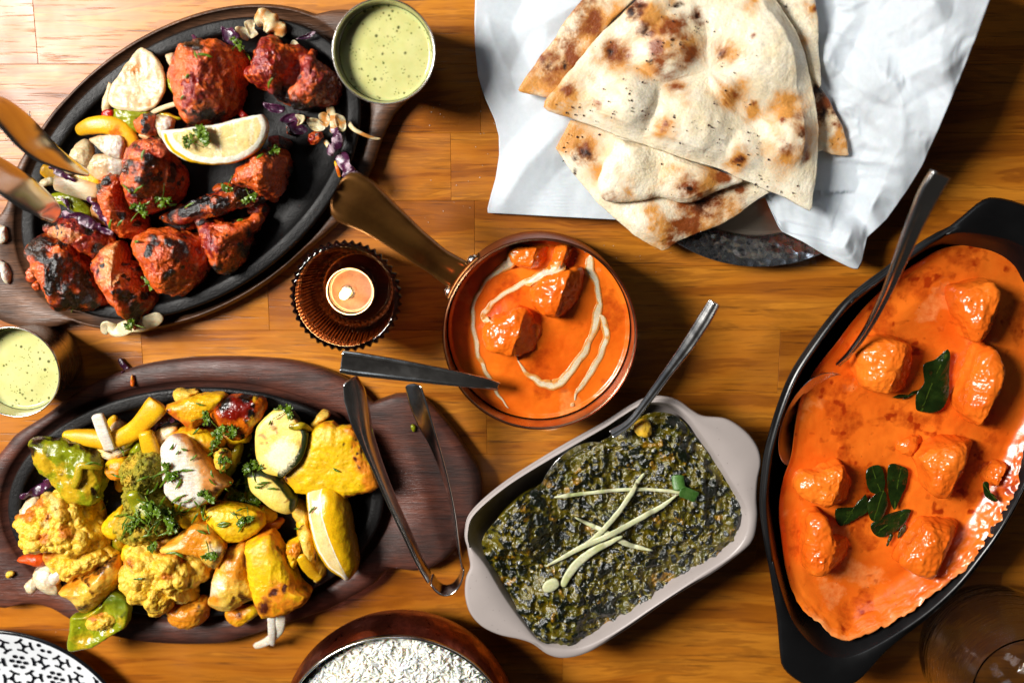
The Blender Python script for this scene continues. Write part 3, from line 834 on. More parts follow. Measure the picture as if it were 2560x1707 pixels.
# ------------------------------------------------------------------ spoons
CROWN = [(-1, -.1), (-.92, .42), (-.74, .74), (-.64, .60), (-.3, .92), (0, 1), (.3, .92), (.64, .60), (.74, .74), (.92, .42), (1, -.1), (.7, -.7), (-.7, -.7)]
FLUTE = [(-1, -.4), (-1, .3), (-.95, .55), (-.70, 1.0), (-.66, .98), (-.60, .55), (-.52, .5), (0, .55), (.52, .5), (.60, .55), (.66, .98), (.70, 1.0), (.95, .55), (1, .3), (1, -.4), (.7, -1), (-.7, -1)]
def spoon(label, hpx, hz, w, th, bowl=None, sec=FLUTE, roll=0., tip=True, bowldip=.006, brot=None):
    P = pz(hpx, hz)
    t = empty('spoon', P[-1], label, 'spoon', 'steel serving spoons')
    strip('handle', P, w, th, 'steel', sec=np.array(sec)[::-1], parent=t, mem=False, roll=roll, ends=False, sub=10)
    if bowl is not None:
        c, L, Wd, ang, nx, ny = bowl      # centre, half length, half width, heading, slopes
        n = 56; k = TH(n); V = []; S = []
        for s, z in [(x, -bowldip * (1 - x * x)) for x in np.linspace(.02, 1, 12)] + [(1.02, .0004)] + [(x, -bowldip * (1 - x * x) - .0012) for x in np.linspace(1.01, .02, 12)]:
            egg = 1 - .12 * np.cos(k)
            x, y = s * L * np.cos(k), s * Wd * np.sin(k) * egg
            V.append(np.stack([x, y, np.full(n, z)], -1))
        V = np.concatenate(V); ca, sa = math.cos(ang), math.sin(ang)
        V = np.stack([V[:, 0] * ca - V[:, 1] * sa, V[:, 0] * sa + V[:, 1] * ca, V[:, 2] + V[:, 0] * nx + V[:, 1] * ny], -1) + c
        F4, F3 = ringfaces(25, n, 0)
        put('bowl', V, F4, None, 'steel', t)
    return t
spoon('fluted steel spoon handle reaching into the copper pan from the left', q('S', '853,904 900,911 1000,925 1100,940 1200,956 1245,965'), [.0645, .064, .0630, .0615, .0585, .052], [.0142, .0146, .0130, .0106, .0074, .0056], [.0030, .0030, .003, .0028, .0028, .0028],
      (W(1290, 985, .026), .022, .015, -.35, .15, 0))
hp = q('S', '1786,756 1760,800 1720,862 1670,930 1615,1005 1575,1055 1530,1085')
spoon('steel spoon resting in the green spinach dish with a fluted handle', hp, [.080, .0775, .073, .067, .0595, .055, .0485], [.0072, .0085, .0080, .0062, .0052, .0050, .0062], [.0042] * 6 + [.003],
      (W(1441, 1203, .0365), .031, .0205, math.radians(228), .0, -.42), bowldip=.009, sec=CROWN, roll=-.42)
hp = q('S', '2352,436 2325,480 2290,555 2255,640 2215,735 2170,820 2128,880 2095,912')
spoon('plain steel spoon standing at the left side of the large black dish', hp, [.118, .114, .105, .094, .080, .066, .056, .0475], [.0118, .0125, .0105, .0088, .0062, .0048, .0044, .0034], [.0040] * 7 + [.0022],
      (W(2032, 1050, .0365), .033, .020, math.radians(245), -.05, -.30), sec=[(-1, -.4), (-.95, .2), (-.8, .42), (.0, .35), (.12, .42), (.46, 1.12), (.58, 1.2), (.86, .9), (1, .1), (.9, -.6), (0, -1), (-.9, -.9)], bowldip=.007)

# ------------------------------------------------------------------ grey dish with spinach
def shell(name, outer, inner, zr, mat, label, cat, zin, foot=.72, floor=.7, na=300, c=None, lug=.004, bevel=.0015):
    Po = W(outer[:, 0], outer[:, 1], zr); Pi = W(inner[:, 0], inner[:, 1], zr)
    ci, ri = star(Pi, na, c, 12); _, ro = star(Po, na, ci, 12)
    ro = np.maximum(ro, ri + .003)
    wall = ri + .0035
    ft = wall * foot
    mixr = lambda a, b, k: a * (1 - k) + b * k
    rings = [(ci, ft * .97, .0), (ci, ft, .001), (ci, mixr(ft, wall, .45), zr * .35), (ci, mixr(ft, wall, .9), zr * .8), (ci, np.minimum(ro, wall * 1.0), zr - lug - .003), (ci, mixr(wall, ro, .6), zr - lug), (ci, ro - .0012, zr - lug + .0005), (ci, ro, zr - lug * .5), (ci, ro - bevel * .6, zr - .0004), (ci, ro - bevel * 1.6, zr),
             (ci, mixr(ro, ri, .5), zr + .0002), (ci, ri + .0008, zr), (ci, ri, zr - .001), (ci, ri * .975, zr - .006), (ci, ri * .93, zin), (ci, ri * floor, .005), (ci, ri * floor * .8, .004)]
    o = loft(name, rings, mat, None)
    return tag(o, label, cat), ci
GZ = .046
go_ = q('K', '1010,95 1080,88 1150,110 1220,160 1280,190 1400,205 1500,270 1560,350 1578,430 1562,520 1556,620 1560,720 1540,830 1480,900 1330,1010 1100,1150 900,1290 740,1390 640,1440 540,1458 460,1440 380,1385 310,1360 200,1335 110,1290 50,1220 25,1130 30,1040 52,980 40,900 28,800 50,720 110,650 300,510 500,390 700,270 900,140')
gi_ = q('K', '1000,122 1100,132 1180,185 1250,270 1340,400 1420,530 1485,640 1506,720 1488,820 1410,915 1250,1020 1000,1185 800,1318 640,1394 520,1400 420,1370 330,1270 230,1130 135,970 60,870 50,790 85,700 250,560 500,405 750,260 920,150')
shell('grey_dish', go_, gi_, GZ, 'grey', 'grey stoneware rectangular dish with two lug handles holding green spinach', 'dish', .028)
sg = q('K', '1000,160 1090,165 1160,205 1230,290 1330,430 1410,550 1470,650 1490,730 1470,820 1395,905 1240,1008 990,1172 795,1305 640,1380 520,1384 430,1350 345,1255 250,1120 165,970 120,860 125,790 190,690 300,590 420,530 520,440 640,360 760,300 930,190')
def saagpost(V, S, px, mk):
    top = S <= 1
    Q = V + .0034 * np.stack([fbm(V, 170, 3, 61), fbm(V, 170, 3, 62), 0 * V[:, 0]], -1)
    w1 = worley(Q * np.array([1, 1, 0]), 235, 5); w2 = worley(Q * np.array([1, 1, 0]), 420, 15); bits = np.maximum(sstep(.62, .35, w1 - .34 * fbm(V, 110, 3, 8)), .6 * sstep(.46, .24, w2 - .3 * fbm(V, 70, 3, 3)))
    d = .0044 * ridged(V, 60, 3, 3) + .0022 * fbm(V, 150, 3, 6) + .0013 * bits * (1 + .6 * fbm(V, 500, 2, 8))
    V[:, 2] += top * d * (1 - .6 * sstep(.93, 1, S))
    mk['m1'] = np.clip(bits * .95 + .25 * sstep(.1, .5, fbm(V, 40, 2, 4)), 0, 1)
    mk['m2'] = sstep(.25, .6, fbm(V, 120, 3, 33)) * .7
    return V, mk
so = curry(sg, GZ - .010, 'saag', 'thick dark green spinach curry with chunky lumps in the grey dish', q3('K', '290,730,185,.0150 480,1190,190,.007 1000,330,200,.004 830,400,150,.003 880,800,240,.004 1150,600,200,.003 620,1020,180,.003') , nr=230, na=440, amp=.002, name='spinach_curry', post=saagpost, depth=.012, shrink=.16)
def gin(s, w, up, label, m=0.):
    px = smoothpoly(q('K', s), 4, False)
    strip('ginger_strip', onto(px, up), [v / 2.091 * MMPX * .85 for v in w], .0013, 'ginger', label, 'ginger', 'ginger strips on the spinach', sub=2, na=10, masks=lambda V, u, px, s: dict(m1=.5 * sstep(.0, .5, fbm(V, 90, 2, s)) + m), amp=((.0003, 300, 2),))
gin('490,612 560,603 650,592 850,572 1000,572 1100,580 1180,594', [8, 26, 24, 22, 22, 22, 12], .001, 'long nearly level ginger strip across the top of the spinach')
gin('600,716 680,755 740,782 860,850 930,872 1010,890', [8, 28, 30, 34, 30, 6], .001, 'ginger strip sloping down to the right under the crossing strips')
gin('962,486 930,530 900,585 820,700 720,810 630,880', [8, 26, 28, 32, 34, 26], .0016, 'steep ginger strip reaching up past the level one')
gin('1132,600 1060,655 980,700 800,800 640,870 540,925 450,972', [8, 30, 34, 36, 34, 28, 8], .0018, 'longest slanting ginger strip over the middle of the spinach')
gin('850,815 780,850 700,890 620,950 565,1020 535,1078', [14, 34, 46, 54, 50, 36], .0014, 'broad flat ginger strip at the lower left end of the crossing')
pillow('ginger_stub', q('K', '450,1050 500,1035 520,1070 490,1100 450,1110 430,1085'), .0445, .0022, 'ginger', 'stubby end of ginger half sunk in the spinach', 'ginger', 'ginger strips on the spinach', na=40, nr=12)
strip('scallion_piece', onto(q('K', '1140,495 1142,530 1150,575'), .0012), .009 * .9, .001, 'scallion', 'pale green scallion piece at the right end of the level ginger strip', 'scallion', 'scallion pieces on the spinach', cup=.12, na=12)
strip('scallion_piece', onto(q('K', '1150,575 1190,590 1240,612'), .0012), .0075, .001, 'scallion', 'dark green folded scallion leaf by the level ginger strip', 'scallion', 'scallion pieces on the spinach', cup=-.15, na=12)
pillow('cauliflower_piece', q('K', '920,220 960,205 1000,240 990,300 950,300 910,270'), .043, .006, 'caul', 'yellow vegetable stem poking from the spinach beside the spoon', 'vegetable', None, na=60, nr=16, amp=((.0012, 180, 3),))

# ------------------------------------------------------------------ black dish of orange curry
BZ = .054
bo_ = q('S', '2357,581 2273,637 2197,691 2128,741 2082,794 2028,867 1986,932 1956,1001 1929,1089 1914,1156 1905,1260 1914,1356 1929,1451 1944,1547 1952,1643 1960,1672 1986,1698 2030,1722 2080,1728 2143,1707 2224,1624 2319,1551 2396,1482 2453,1413 2511,1329 2560,1241 2620,1110 2665,950 2672,800 2655,680 2650,600 2620,540 2550,507 2490,494 2455,503 2410,540')
bi_ = q('S', '2420,584 2350,598 2270,650 2200,704 2135,757 2090,806 2037,877 1996,940 1967,1006 1940,1092 1926,1158 1917,1260 1927,1350 1945,1440 1978,1540 2020,1600 2075,1640 2130,1640 2205,1605 2312,1534 2390,1464 2445,1397 2501,1320 2550,1232 2605,1100 2642,950 2645,800 2615,680 2540,608')
bd_, bc_ = shell('black_dish', bo_, bi_, BZ, 'black', 'large black boat shaped dish with end handles holding orange curry', 'dish', .036, c=W(2290, 1120, BZ)[:2], bevel=.0022)
for o in list(COL.objects):
    if o.name.startswith('green_sauce') or o.name.startswith('amber'): pass
sc_ = q('S', '2420,612 2350,622 2290,655 2240,690 2180,745 2130,800 2085,858 2040,915 2012,965 1995,1010 1984,1080 1975,1140 1955,1200 1945,1270 1952,1350 1965,1430 1990,1497 2025,1540 2075,1580 2112,1600 2150,1588 2225,1555 2280,1522 2360,1462 2415,1414 2472,1355 2515,1280 2562,1190 2605,1080 2632,950 2632,820 2600,710 2530,645 2470,618')
c2right = lambda px: sstep(-150, 170, (px[:, 0] - 1950) * .62 + (px[:, 1] - 1100) * .78 - 330)
def c2post(V, S, px, mk):
    # thin curry smeared up the lower right wall
    right = c2right(px)
    V[:, 2] += (S <= 1) * sstep(.80, 1.0, S) * right * .0125
    c_ = V[-2]; dv = V[:, :2] - c_[:2]; dv /= np.linalg.norm(dv, axis=1)[:, None] + 1e-9
    jit = (S <= 1) * right * sstep(.82, 1.0, np.minimum(S, 1)) * (-.0002 + .0024 * fbm(V * np.array([1, 1, 0]), 170, 4, 19) + .0012 * fbm(V * np.array([1, 1, 0]), 520, 2, 29))
    V[:, :2] += dv * jit[:, None]
    V[:, 2] += (S <= 1) * sstep(.86, 1.0, S) * right * .0010 * fbm(V, 400, 3, 5)
    mk['m1'] = mk['m1'] + right * sstep(.93, 1., S) * .5
    mk['m2'] = mk['m2'] + sstep(.3, .6, fbm(V, 210, 2, 12)) * .4
    return V, mk
lump2 = [(a, b, c, k * .35) for a, b, c, k in q3('N', '1540,500,190,.004 920,860,230,.005 1560,1020,220,.004 700,620,0.1,0') + q3('O', '1350,170,220,.004 520,290,220,.005 540,640,220,.004 1200,650,220,.004 1650,200,130,.003')]
curry(sc_, BZ - .0165, 'curry2', 'orange curry with meat chunks in the large black dish', lump2, nr=170, na=360, post=c2post, cc=bc_, depth=.011, shrink=.26, zrim=lambda p: .0125 * c2right(p))
ZB = BZ - .0205
GB = 'sauce coated meat chunks in the black dish'
for s, tg, h, lb, tl in (
    ('1370,370 1450,345 1570,310 1610,360 1640,440 1700,580 1680,640 1560,700 1450,690 1400,570 1360,450', 'N', .023, 'angular meat chunk near the top of the black dish with a dark right face', (-.15, 0)),
    ('735,770 800,710 900,690 1010,705 1085,760 1115,860 1105,990 1050,1050 900,1035 780,990 735,890', 'N', .022, 'big rounded meat chunk beside the spoon in the black dish', (0, .05)),
    ('1520,780 1580,735 1620,780 1650,900 1685,1050 1670,1150 1600,1240 1490,1240 1400,1130 1430,1000 1480,880', 'N', .023, 'tall tapering meat chunk right of the big curry leaf', (-.2, 0)),
    ('1130,90 1200,20 1300,-20 1420,-20 1510,10 1520,100 1440,220 1340,335 1260,330 1190,290 1170,180', 'O', .021, 'meat chunk below the tapering one at mid right of the black dish', (-.25, 0)),
    ('340,300 380,200 480,180 620,125 670,190 720,260 745,330 690,380 540,395 420,375', 'O', .0185, 'lumpy meat chunk left of the curry leaf sprig', (0, 0)),
    ('400,480 460,445 520,480 545,560 590,610 690,640 735,730 700,790 540,815 430,833 383,770 390,610', 'O', .0195, 'L shaped meat chunk below left of the curry leaf sprig', (-.1, 0)),
    ('1030,690 1110,570 1170,505 1290,515 1400,530 1440,640 1410,730 1290,750 1180,835 1060,800 1000,760', 'O', .020, 'meat chunk low in the black dish right of the curry leaf sprig', (-.25, 0)),
    ('1560,190 1640,120 1720,145 1705,230 1640,270 1570,250', 'O', .0125, 'smallest meat chunk by the right rim of the black dish', (0, 0)),
    ('1000,1 1080,-45 1160,-40 1170,10 1100,60 1010,60', 'O', .0075, 'low bump of meat just under the curry above the sprig', (0, 0))):
    coated('meat_chunk', q(tg, s), ZB, h * 1.3, 'curry2', lb, GB, e=4.4, tilt=tl, amp=.0020)
def leaf(px, up, label, cat='curry leaf', group='curry leaves on the black dish', name='curry_leaf', mat='curryleaf', wav=.0016, h=.0016, seed=1, zfix=None):
    z = (np.median([drop(p[0], p[1])[2] for p in px]) if zfix is None else zfix) + up
    def sh(V, S, p0):
        V = V.copy(); V[:, 2] += wav * fbm(V, 70, 2, seed) + wav * .5 * S; return V
    ax = px[np.argmax(((px - px.mean(0)) ** 2).sum(1))]; bx = 2 * px.mean(0) - ax
    pillow(name, px, z, h, mat, label, cat, group, e=2.2, na=90, nr=18, shape=sh, amp=((.0007, 190, 3),), masks=lambda V, S, p0, s: dict(m1=np.exp(-(dpath(p0, np.array([ax, bx])) / 1.5) ** 2) * .8), mem=False, tilt=(1e-6, 0))
leaf(q('N', '1170,870 1250,830 1328,762 1338,900 1332,1050 1275,1165 1136,1166 1128,1060 1180,980'), .003, 'large glossy curry leaf between the meat chunks of the black dish', seed=2)
leaf(q('O', '840,148 890,150 918,245 895,330 815,305 795,190'), .0015, 'upper left curry leaf of the sprig in the black dish', seed=3)
leaf(q('O', '940,142 1030,148 1070,185 1060,270 1010,370 975,432 942,330'), .002, 'upper right curry leaf of the sprig pointing down in the black dish', seed=4)
leaf(q('O', '598,432 720,412 785,325 803,430 715,500 622,533'), .0015, 'leftmost curry leaf of the sprig in the black dish', seed=5)
leaf(q('O', '808,380 905,305 935,400 885,500 825,495'), .003, 'crumpled middle curry leaf of the sprig in the black dish', seed=6)
leaf(q('O', '828,533 935,465 1080,432 1040,520 945,600 865,605'), .0015, 'lower right curry leaf of the sprig in the black dish', seed=7)
leaf(q('O', '1560,262 1600,262 1612,330 1660,360 1640,382 1575,345'), 0, 'small dark curry leaf by the right rim of the black dish', seed=8, zfix=BZ - .0035, wav=.0008)
leaf(q('O', '1045,530 1055,550 1030,600 1005,620 1010,575'), .001, 'thin curled curry leaf bit just right of the sprig in the black dish', seed=9)
leaf(q('O', '950,590 965,600 935,660 928,655'), .001, 'tiny pointed curry leaf tail below the sprig in the black dish', seed=10)
leaf(q('N', '960,1080 1040,1083 1100,1040 1150,1033 1095,1062 1040,1092'), .001, 'thin leaf stalk left of the large curry leaf in the black dish', seed=11, h=.0012)

# ------------------------------------------------------------------ steel plate, paper and naan
def splate():
    c = W(1915, 262, .016); R = np.linalg.norm(W(1915, 262 + 403, .016) - c)
    o3 = np.array([c[0], c[1], 0.]); t = empty('metal_plate', o3, 'round hammered metal plate under the white paper and naan', 'plate')
    lathe('plate_well', c, arc([(R * .80, .0015), (R * .82, .003), (R * .826, .0055), (R * .815, .0046), (R * .79, .0034), (R * .3, .003)], 4), 'plate_steel', t, 160)
    def post(V):
        d = worley(V * np.array([1, 1, 1]), 105, 4); V[:, 2] += -.0005 * (1 - sstep(0, .55, d)) * 1.0
        return V
    n = 420
    lathe('hammered_rim', c, arc([(R * .81, .0040), (R * .822, .0062), (R * .87, .0098), (R * .93, .0140), (R * .985, .0172), (R, .0178), (R * 1.001, .0172), (R * .985, .0155), (R * .9, .0098), (R * .815, .0036)], 7), 'hammer_steel', t, n, False, False, post=post)
splate()
PAP = q('S', '1188,0 1186,60 1188,120 1195,191 1212,245 1236,298 1247,340 1248,390 1239,447 1226,492 1216,532 1290,536 1400,542 1537,549 1640,545 1740,538 1830,525 1912,494 1936,545 1950,577 2007,604 2061,637 2128,670 2144,674 2155,655 2168,594 2217,549 2271,473 2306,415 2351,312 2396,205 2440,94 2474,0 2500,-70 2400,-130 2100,-160 1800,-160 1500,-160 1300,-130 1192,-80')
def paperz(px):
    x, y = px[:, 0], px[:, 1]
    z = .0125 + 0 * x
    z += .006 * sstep(1500, 1250, x) * np.sin((y - 120) / 95.0) - .008 * sstep(1420, 1200, x)
    z += .052 * sstep(2020, 2420, x) * sstep(720, 250, y)
    z += .008 * sstep(2350, 2120, x) * sstep(520, 640, y) * sstep(2040, 2120, x)
    z += .010 * np.exp(-((x - 2040) ** 2 + (y - 590) ** 2) / 75.0 ** 2)
    def tent(path, A, w):
        return A * np.clip(1 - dpath(px, path) / w, 0, 1)
    cr = lambda s: q('M', s)
    z += tent(cr('470,340 620,480 870,600 885,800 820,930 690,1220 660,1310'), .0065, 75)
    z += tent(cr('470,340 495,265 620,90 600,-40'), .005, 45)
    z += tent(cr('765,450 735,330 790,200 1040,30'), .0065, 60)
    z += tent(cr('790,420 850,470 960,400 1100,340'), .006, 60)
    z += tent(cr('560,600 640,580 740,700'), .003, 40)
    z -= tent(cr('690,700 700,1000 600,1200'), .003, 90)
    z += tent(cr('600,1300 560,1385 640,1500'), .007, 40)
    z -= tent(cr('560,1385 400,1330 250,1300'), .005, 30)
    z += tent(cr('180,1290 330,1330 560,1385'), .004, 26)
    z += tent(q('L', '620,740 400,960 230,1230'), .0055, 70) + tent(q('L', '420,160 520,110 700,20'), .004, 45) + tent(q('L', '290,430 200,250 150,60'), .0035, 50)
    z -= tent(q('L', '420,190 290,430 330,520'), .003, 40)
    P = np.stack([x * .001, y * .001, 0 * x], -1)
    z += .0022 * np.abs(fbm(P, 5.0, 3, 3)) * sstep(1250, 1500, x) + .0036 * ridged(P + .12 * fbm(P, 6, 2, 9)[:, None], 7, 3, 7) * (.25 + .75 * sstep(1980, 2120, x)) * sstep(1250, 1400, x)
    return np.maximum(z, .0035 + .0150 * sstep(1500, 1800, x) * (y < 480))
def paper():
    na, nr = 420, 150
    cpx = np.array([1850., 240.])
    c, r = star(np.c_[PAP, 0 * PAP[:, :1]], na, cpx, 8, True)
    t = TH(na); pts = []
    for s in np.linspace(0, 1, nr + 1)[1:]:
        pts.append(np.stack([c[0] + s * r * np.cos(t), c[1] + s * r * np.sin(t)], -1))
    p = np.concatenate(pts + [[cpx]]); z = paperz(p)
    # heights are taken where the sheet lies; the outline is carried to each point's own height
    V = np.stack([W(a[0], a[1], b) for a, b in zip(p, z)])
    n0 = nr * na
    F4, F3 = ringfaces(nr, na, 0, n0, None)
    o = put('paper_sheet', V, F4, F3, 'paper')
    remember(V); tag(o, 'crumpled white greaseproof paper sheet under the naan', 'paper')
    m = o.modifiers.new('thickness', 'SOLIDIFY'); m.thickness = .00025; m.offset = -1
paper()

def naan(tg, s, zb, h, label, toast, brown, dark, bub=(), tilt=(0, 0), amp=.0016, sharp=True, e=5.0, dark_base=0., sub=None, noise=.5):
    px = q(tg, s)
    def shape(V, S, p):
        V = V.copy(); top = S <= 1.0
        b = np.zeros(len(V))
        for x, y, r, k in bub: b = np.maximum(b, k * np.exp(-((((p - (x, y)) ** 2).sum(1)) / (r * r)) ** 1.3)) if k > 0 else b + k * np.exp(-(((p - (x, y)) ** 2).sum(1)) / (r * r)) * (b == b)
        V[:, 2] += top * b * np.clip((1 - S) * 6, .15, 1)
        return V
    def masks(V, S, p, seed):
        f = fbm(V, 60, 4, seed); f2 = fbm(V, 140, 4, seed + 9)
        m1 = .9 * gsp(p, toast) * (.85 + .9 * f + .5 * f2) + .12 * sstep(.1, .6, f) + .2 * sstep(.2, .5, f2) * noise
        f3 = fbm(V, 330, 3, seed + 5)
        m2 = gsp(p, brown) * (.8 + 1.1 * f2 + .5 * f3 + .5 * f) + dark_base * sstep(-.2, .5, f)
        m3 = gsp(p, dark) * (.8 + 1.1 * f2 + .6 * f3)
        edge = sstep(.97, 1.1, S) * (S < 1.6)
        return dict(m1=np.clip(m1 + edge * .15, 0, 1), m2=np.clip(m2, 0, 1), m3=np.clip(m3, 0, 1))
    return pillow('naan_piece', px, zb, h, 'naan', label, 'naan bread', 'pieces of naan on the paper', e=e, teq=.55, na=300, nr=90, amp=((amp, 38, 3), (amp * .22, 210, 3), (.00012, 900, 2)), masks=masks, sharp=sharp, under=.985, shape=shape, tilt=tilt, c=sub)
Lq = lambda s: q3('L', s)
naan('L', '730,-10 690,35 650,80 600,150 575,190 560,220 520,270 480,320 455,355 440,385 390,460 345,535 420,552 500,568 560,572 640,450 760,290 900,120 1030,0 1010,-90 850,-90', .0225, .0062, 'golden toasted naan piece behind the main one at the upper left',
     Lq('700,150,300,1.3 600,300,200,1.3 480,480,220,1.3 800,60,240,1.3'), Lq('750,90,130 620,285,90 520,370,120 640,340,90 660,200,80,.8'), Lq('500,375,30,.9 600,385,22'), (), amp=.0014, noise=1.)
naan('L', '1840,-90 1850,0 1950,150 2030,330 2055,430 2113,520 2116,400 2103,200 2090,80 2070,0 2060,-90', .024, .006, 'narrow pale naan strip behind the main one at the upper right', Lq('2060,60,70 2000,250,50'), Lq('2090,60,30'), Lq('1915,30,14'), (), noise=.6)
naan('L', '2030,400 2120,530 2175,620 2230,740 2262,830 2277,914 2235,916 2180,910 2130,886 2090,900 2040,700', .0205, .006, 'pointed charred naan tip poking out at the right of the main piece', Lq('2150,650,160 2230,850,80'), Lq('2140,620,110 2200,700,60'), Lq('2165,690,45 2120,560,50 2205,870,12 2235,840,10'), (), noise=1.)
naan('L', '650,705 600,790 558,872 620,960 680,1040 740,1115 800,1185 870,1250 950,1320 1010,1372 1075,1420 1130,1450 1185,1476 1225,1455 1275,1418 1400,1368 1520,1330 1640,1260 1740,1185 1825,1128 1700,1060 1600,1040 1300,900 900,760', .0175, .0075, 'large lower naan piece with a browned corner at the bottom',
     Lq('650,830,120 760,900,120 800,1000,90 1200,1400,140 1400,1290,200 1600,1160,160 1120,1250,60'), Lq('730,910,75 1400,1200,150 1500,1140,120 1330,1330,110 1230,1400,60 1640,1110,70'), Lq('740,920,42 675,935,24 680,1020,18 1430,1200,60,.7 1530,1150,50,.6'), Lq('1100,1330,140,.004 1250,1180,0.1,0'), noise=.8)
naan('L', '915,815 1010,838 1150,870 1300,935 1450,975 1560,1015 1660,1062 1580,1098 1470,1138 1380,1182 1290,1188 1200,1165 1150,1158 1080,1178 1000,1190 900,1188 840,1165 815,1085 840,1000 850,950 890,890', .0235, .0115, 'thick puffy folded naan flap below the main piece',
     Lq('1000,1130,120 1250,1080,120 1450,1050,140 1350,1150,80'), Lq('880,1170,60,.8 1330,1100,80 1400,1160,60 1560,1040,60 1100,1150,50,.6'), Lq('1335,1098,20'), Lq('1000,960,140,.003 1350,1060,140,.003 1150,980,90,-.003'), sharp=False, e=2.6)
MAINB = Lq('975,600,165,.0115 1230,270,180,.0085 1350,730,230,.009 1820,300,300,.010 1960,800,170,.0095 1560,520,110,.006 1090,120,150,.005 1660,880,120,.004')
naan('L', '1060,-90 1030,0 980,50 930,100 865,165 800,230 745,295 690,360 645,420 600,480 550,550 498,620 525,645 560,660 605,680 650,700 715,730 780,752 850,780 920,803 985,820 1050,842 1130,868 1200,892 1265,915 1330,942 1415,968 1500,992 1570,1020 1640,1052 1710,1080 1780,1112 1840,1140 1900,1165 1980,1205 2062,1243 2070,1150 2085,1080 2097,1000 2103,920 2106,850 2103,770 2097,700 2085,630 2070,560 2058,480 2042,400 2018,320 1990,240 1958,170 1920,100 1885,45 1850,0 1800,-90', .030, .0075, 'main large triangular naan on top with charred blisters and oily centre',
     Lq('900,310,130 620,570,140 700,470,110 800,620,140 1250,290,170 1150,150,170 1000,110,110 1280,520,90 1600,550,110 1560,300,90 1930,620,120 2000,830,150 1880,940,110 1200,750,80 1660,960,80 1720,650,60 1700,30,70 1100,420,90 540,620,60 800,370,60'),
     Lq('900,300,70 830,590,50 640,520,40 1250,170,80 1330,330,70 1130,300,70 1220,390,90 1280,520,40 1600,560,45 1540,300,38 1990,690,52 1975,770,50 2000,860,48 2025,930,40 1905,870,40 1890,715,20 1650,960,40 1700,200,28 1030,60,60 1100,190,70 1400,110,55 1200,760,30 960,320,50 1720,630,24'),
     Lq('1022,75,45 1085,195,46 1400,108,34 1270,30,22 1250,235,14 1290,262,14 1545,310,20,.8 1655,950,22,.8 1100,360,14 1985,800,26,.6 870,300,30,.6 960,120,16'), MAINB, amp=.0022, sub=q('L', '1450,420')[0], noise=.9)
# dried herb flakes scattered on the bread: nobody could count them
def flakes(name, px, n, size, mat, label, cat, up=.0004, flat=.4, jit=None, seed=1, k=5):
    r = np.random.default_rng(seed); V, F3 = [], []
    for x, y in px:
        p = drop(x, y, up)
        if jit: p = p
        s = size * r.uniform(.35, 1.2); a = np.linspace(0, 2 * math.pi, k, endpoint=False) + r.uniform(0, 6)
        el = r.uniform(.4, .9); rot = r.uniform(0, math.pi); b = len(V)
        rr = s * r.uniform(.6, 1.1, k)
        X, Y = rr * np.cos(a), rr * np.sin(a) * el
        for i in range(k): V.append((p[0] + X[i] * math.cos(rot) - Y[i] * math.sin(rot), p[1] + X[i] * math.sin(rot) + Y[i] * math.cos(rot), p[2] + r.uniform(-.1, .3) * s * flat))
        V.append((p[0], p[1], p[2] + s * flat)); V.append((p[0], p[1], p[2] - s * flat * .6))
        for i in range(k): F3 += [(b + i, b + (i + 1) % k, b + k), (b + (i + 1) % k, b + i, b + k + 1)]
    o = put(name, np.array(V), None, np.array(F3), mat, None, smooth=False)
    return tag(o, label, cat, None, 'stuff')
fr_ = np.random.default_rng(11); fl = []
for cx, cy, sx, sy, n in ((1290, 200, 130, 140, 34), (930, 600, 130, 90, 34), (1560, 560, 90, 130, 24), (700, 690, 90, 40, 10), (1600, 850, 160, 110, 26), (1330, 700, 160, 120, 22), (700, 840, 60, 60, 16), (1700, 1090, 110, 40, 16), (1980, 1140, 30, 20, 6), (1250, 1080, 250, 60, 12), (1650, 380, 90, 160, 8), (1080, 320, 100, 120, 18), (1740, 870, 24, 60, 9)):
    for _ in range(int(n * .62)): fl.append((1150 + fr_.normal(cx, sx) / 2.351, fr_.normal(cy, sy) / 2.351))
fl += [(x, y) for x, y, r, k in Lq('780,615,1 705,675,1 1100,640,1 1480,750,1 1525,820,1 1740,860,1 1920,845,1 1240,235,1 1290,262,1 1300,285,1 1095,360,1 1390,190,1 1185,100,1 885,250,1 795,275,1 565,615,1 1955,1135,1 2000,1138,1 1810,1060,1 1860,1065,1')]
flakes('dried_herbs', [p for p in fl if p[1] > -20], 0, .00085, 'flake', 'dark dried herb flakes scattered over the naan', 'herbs', seed=5)

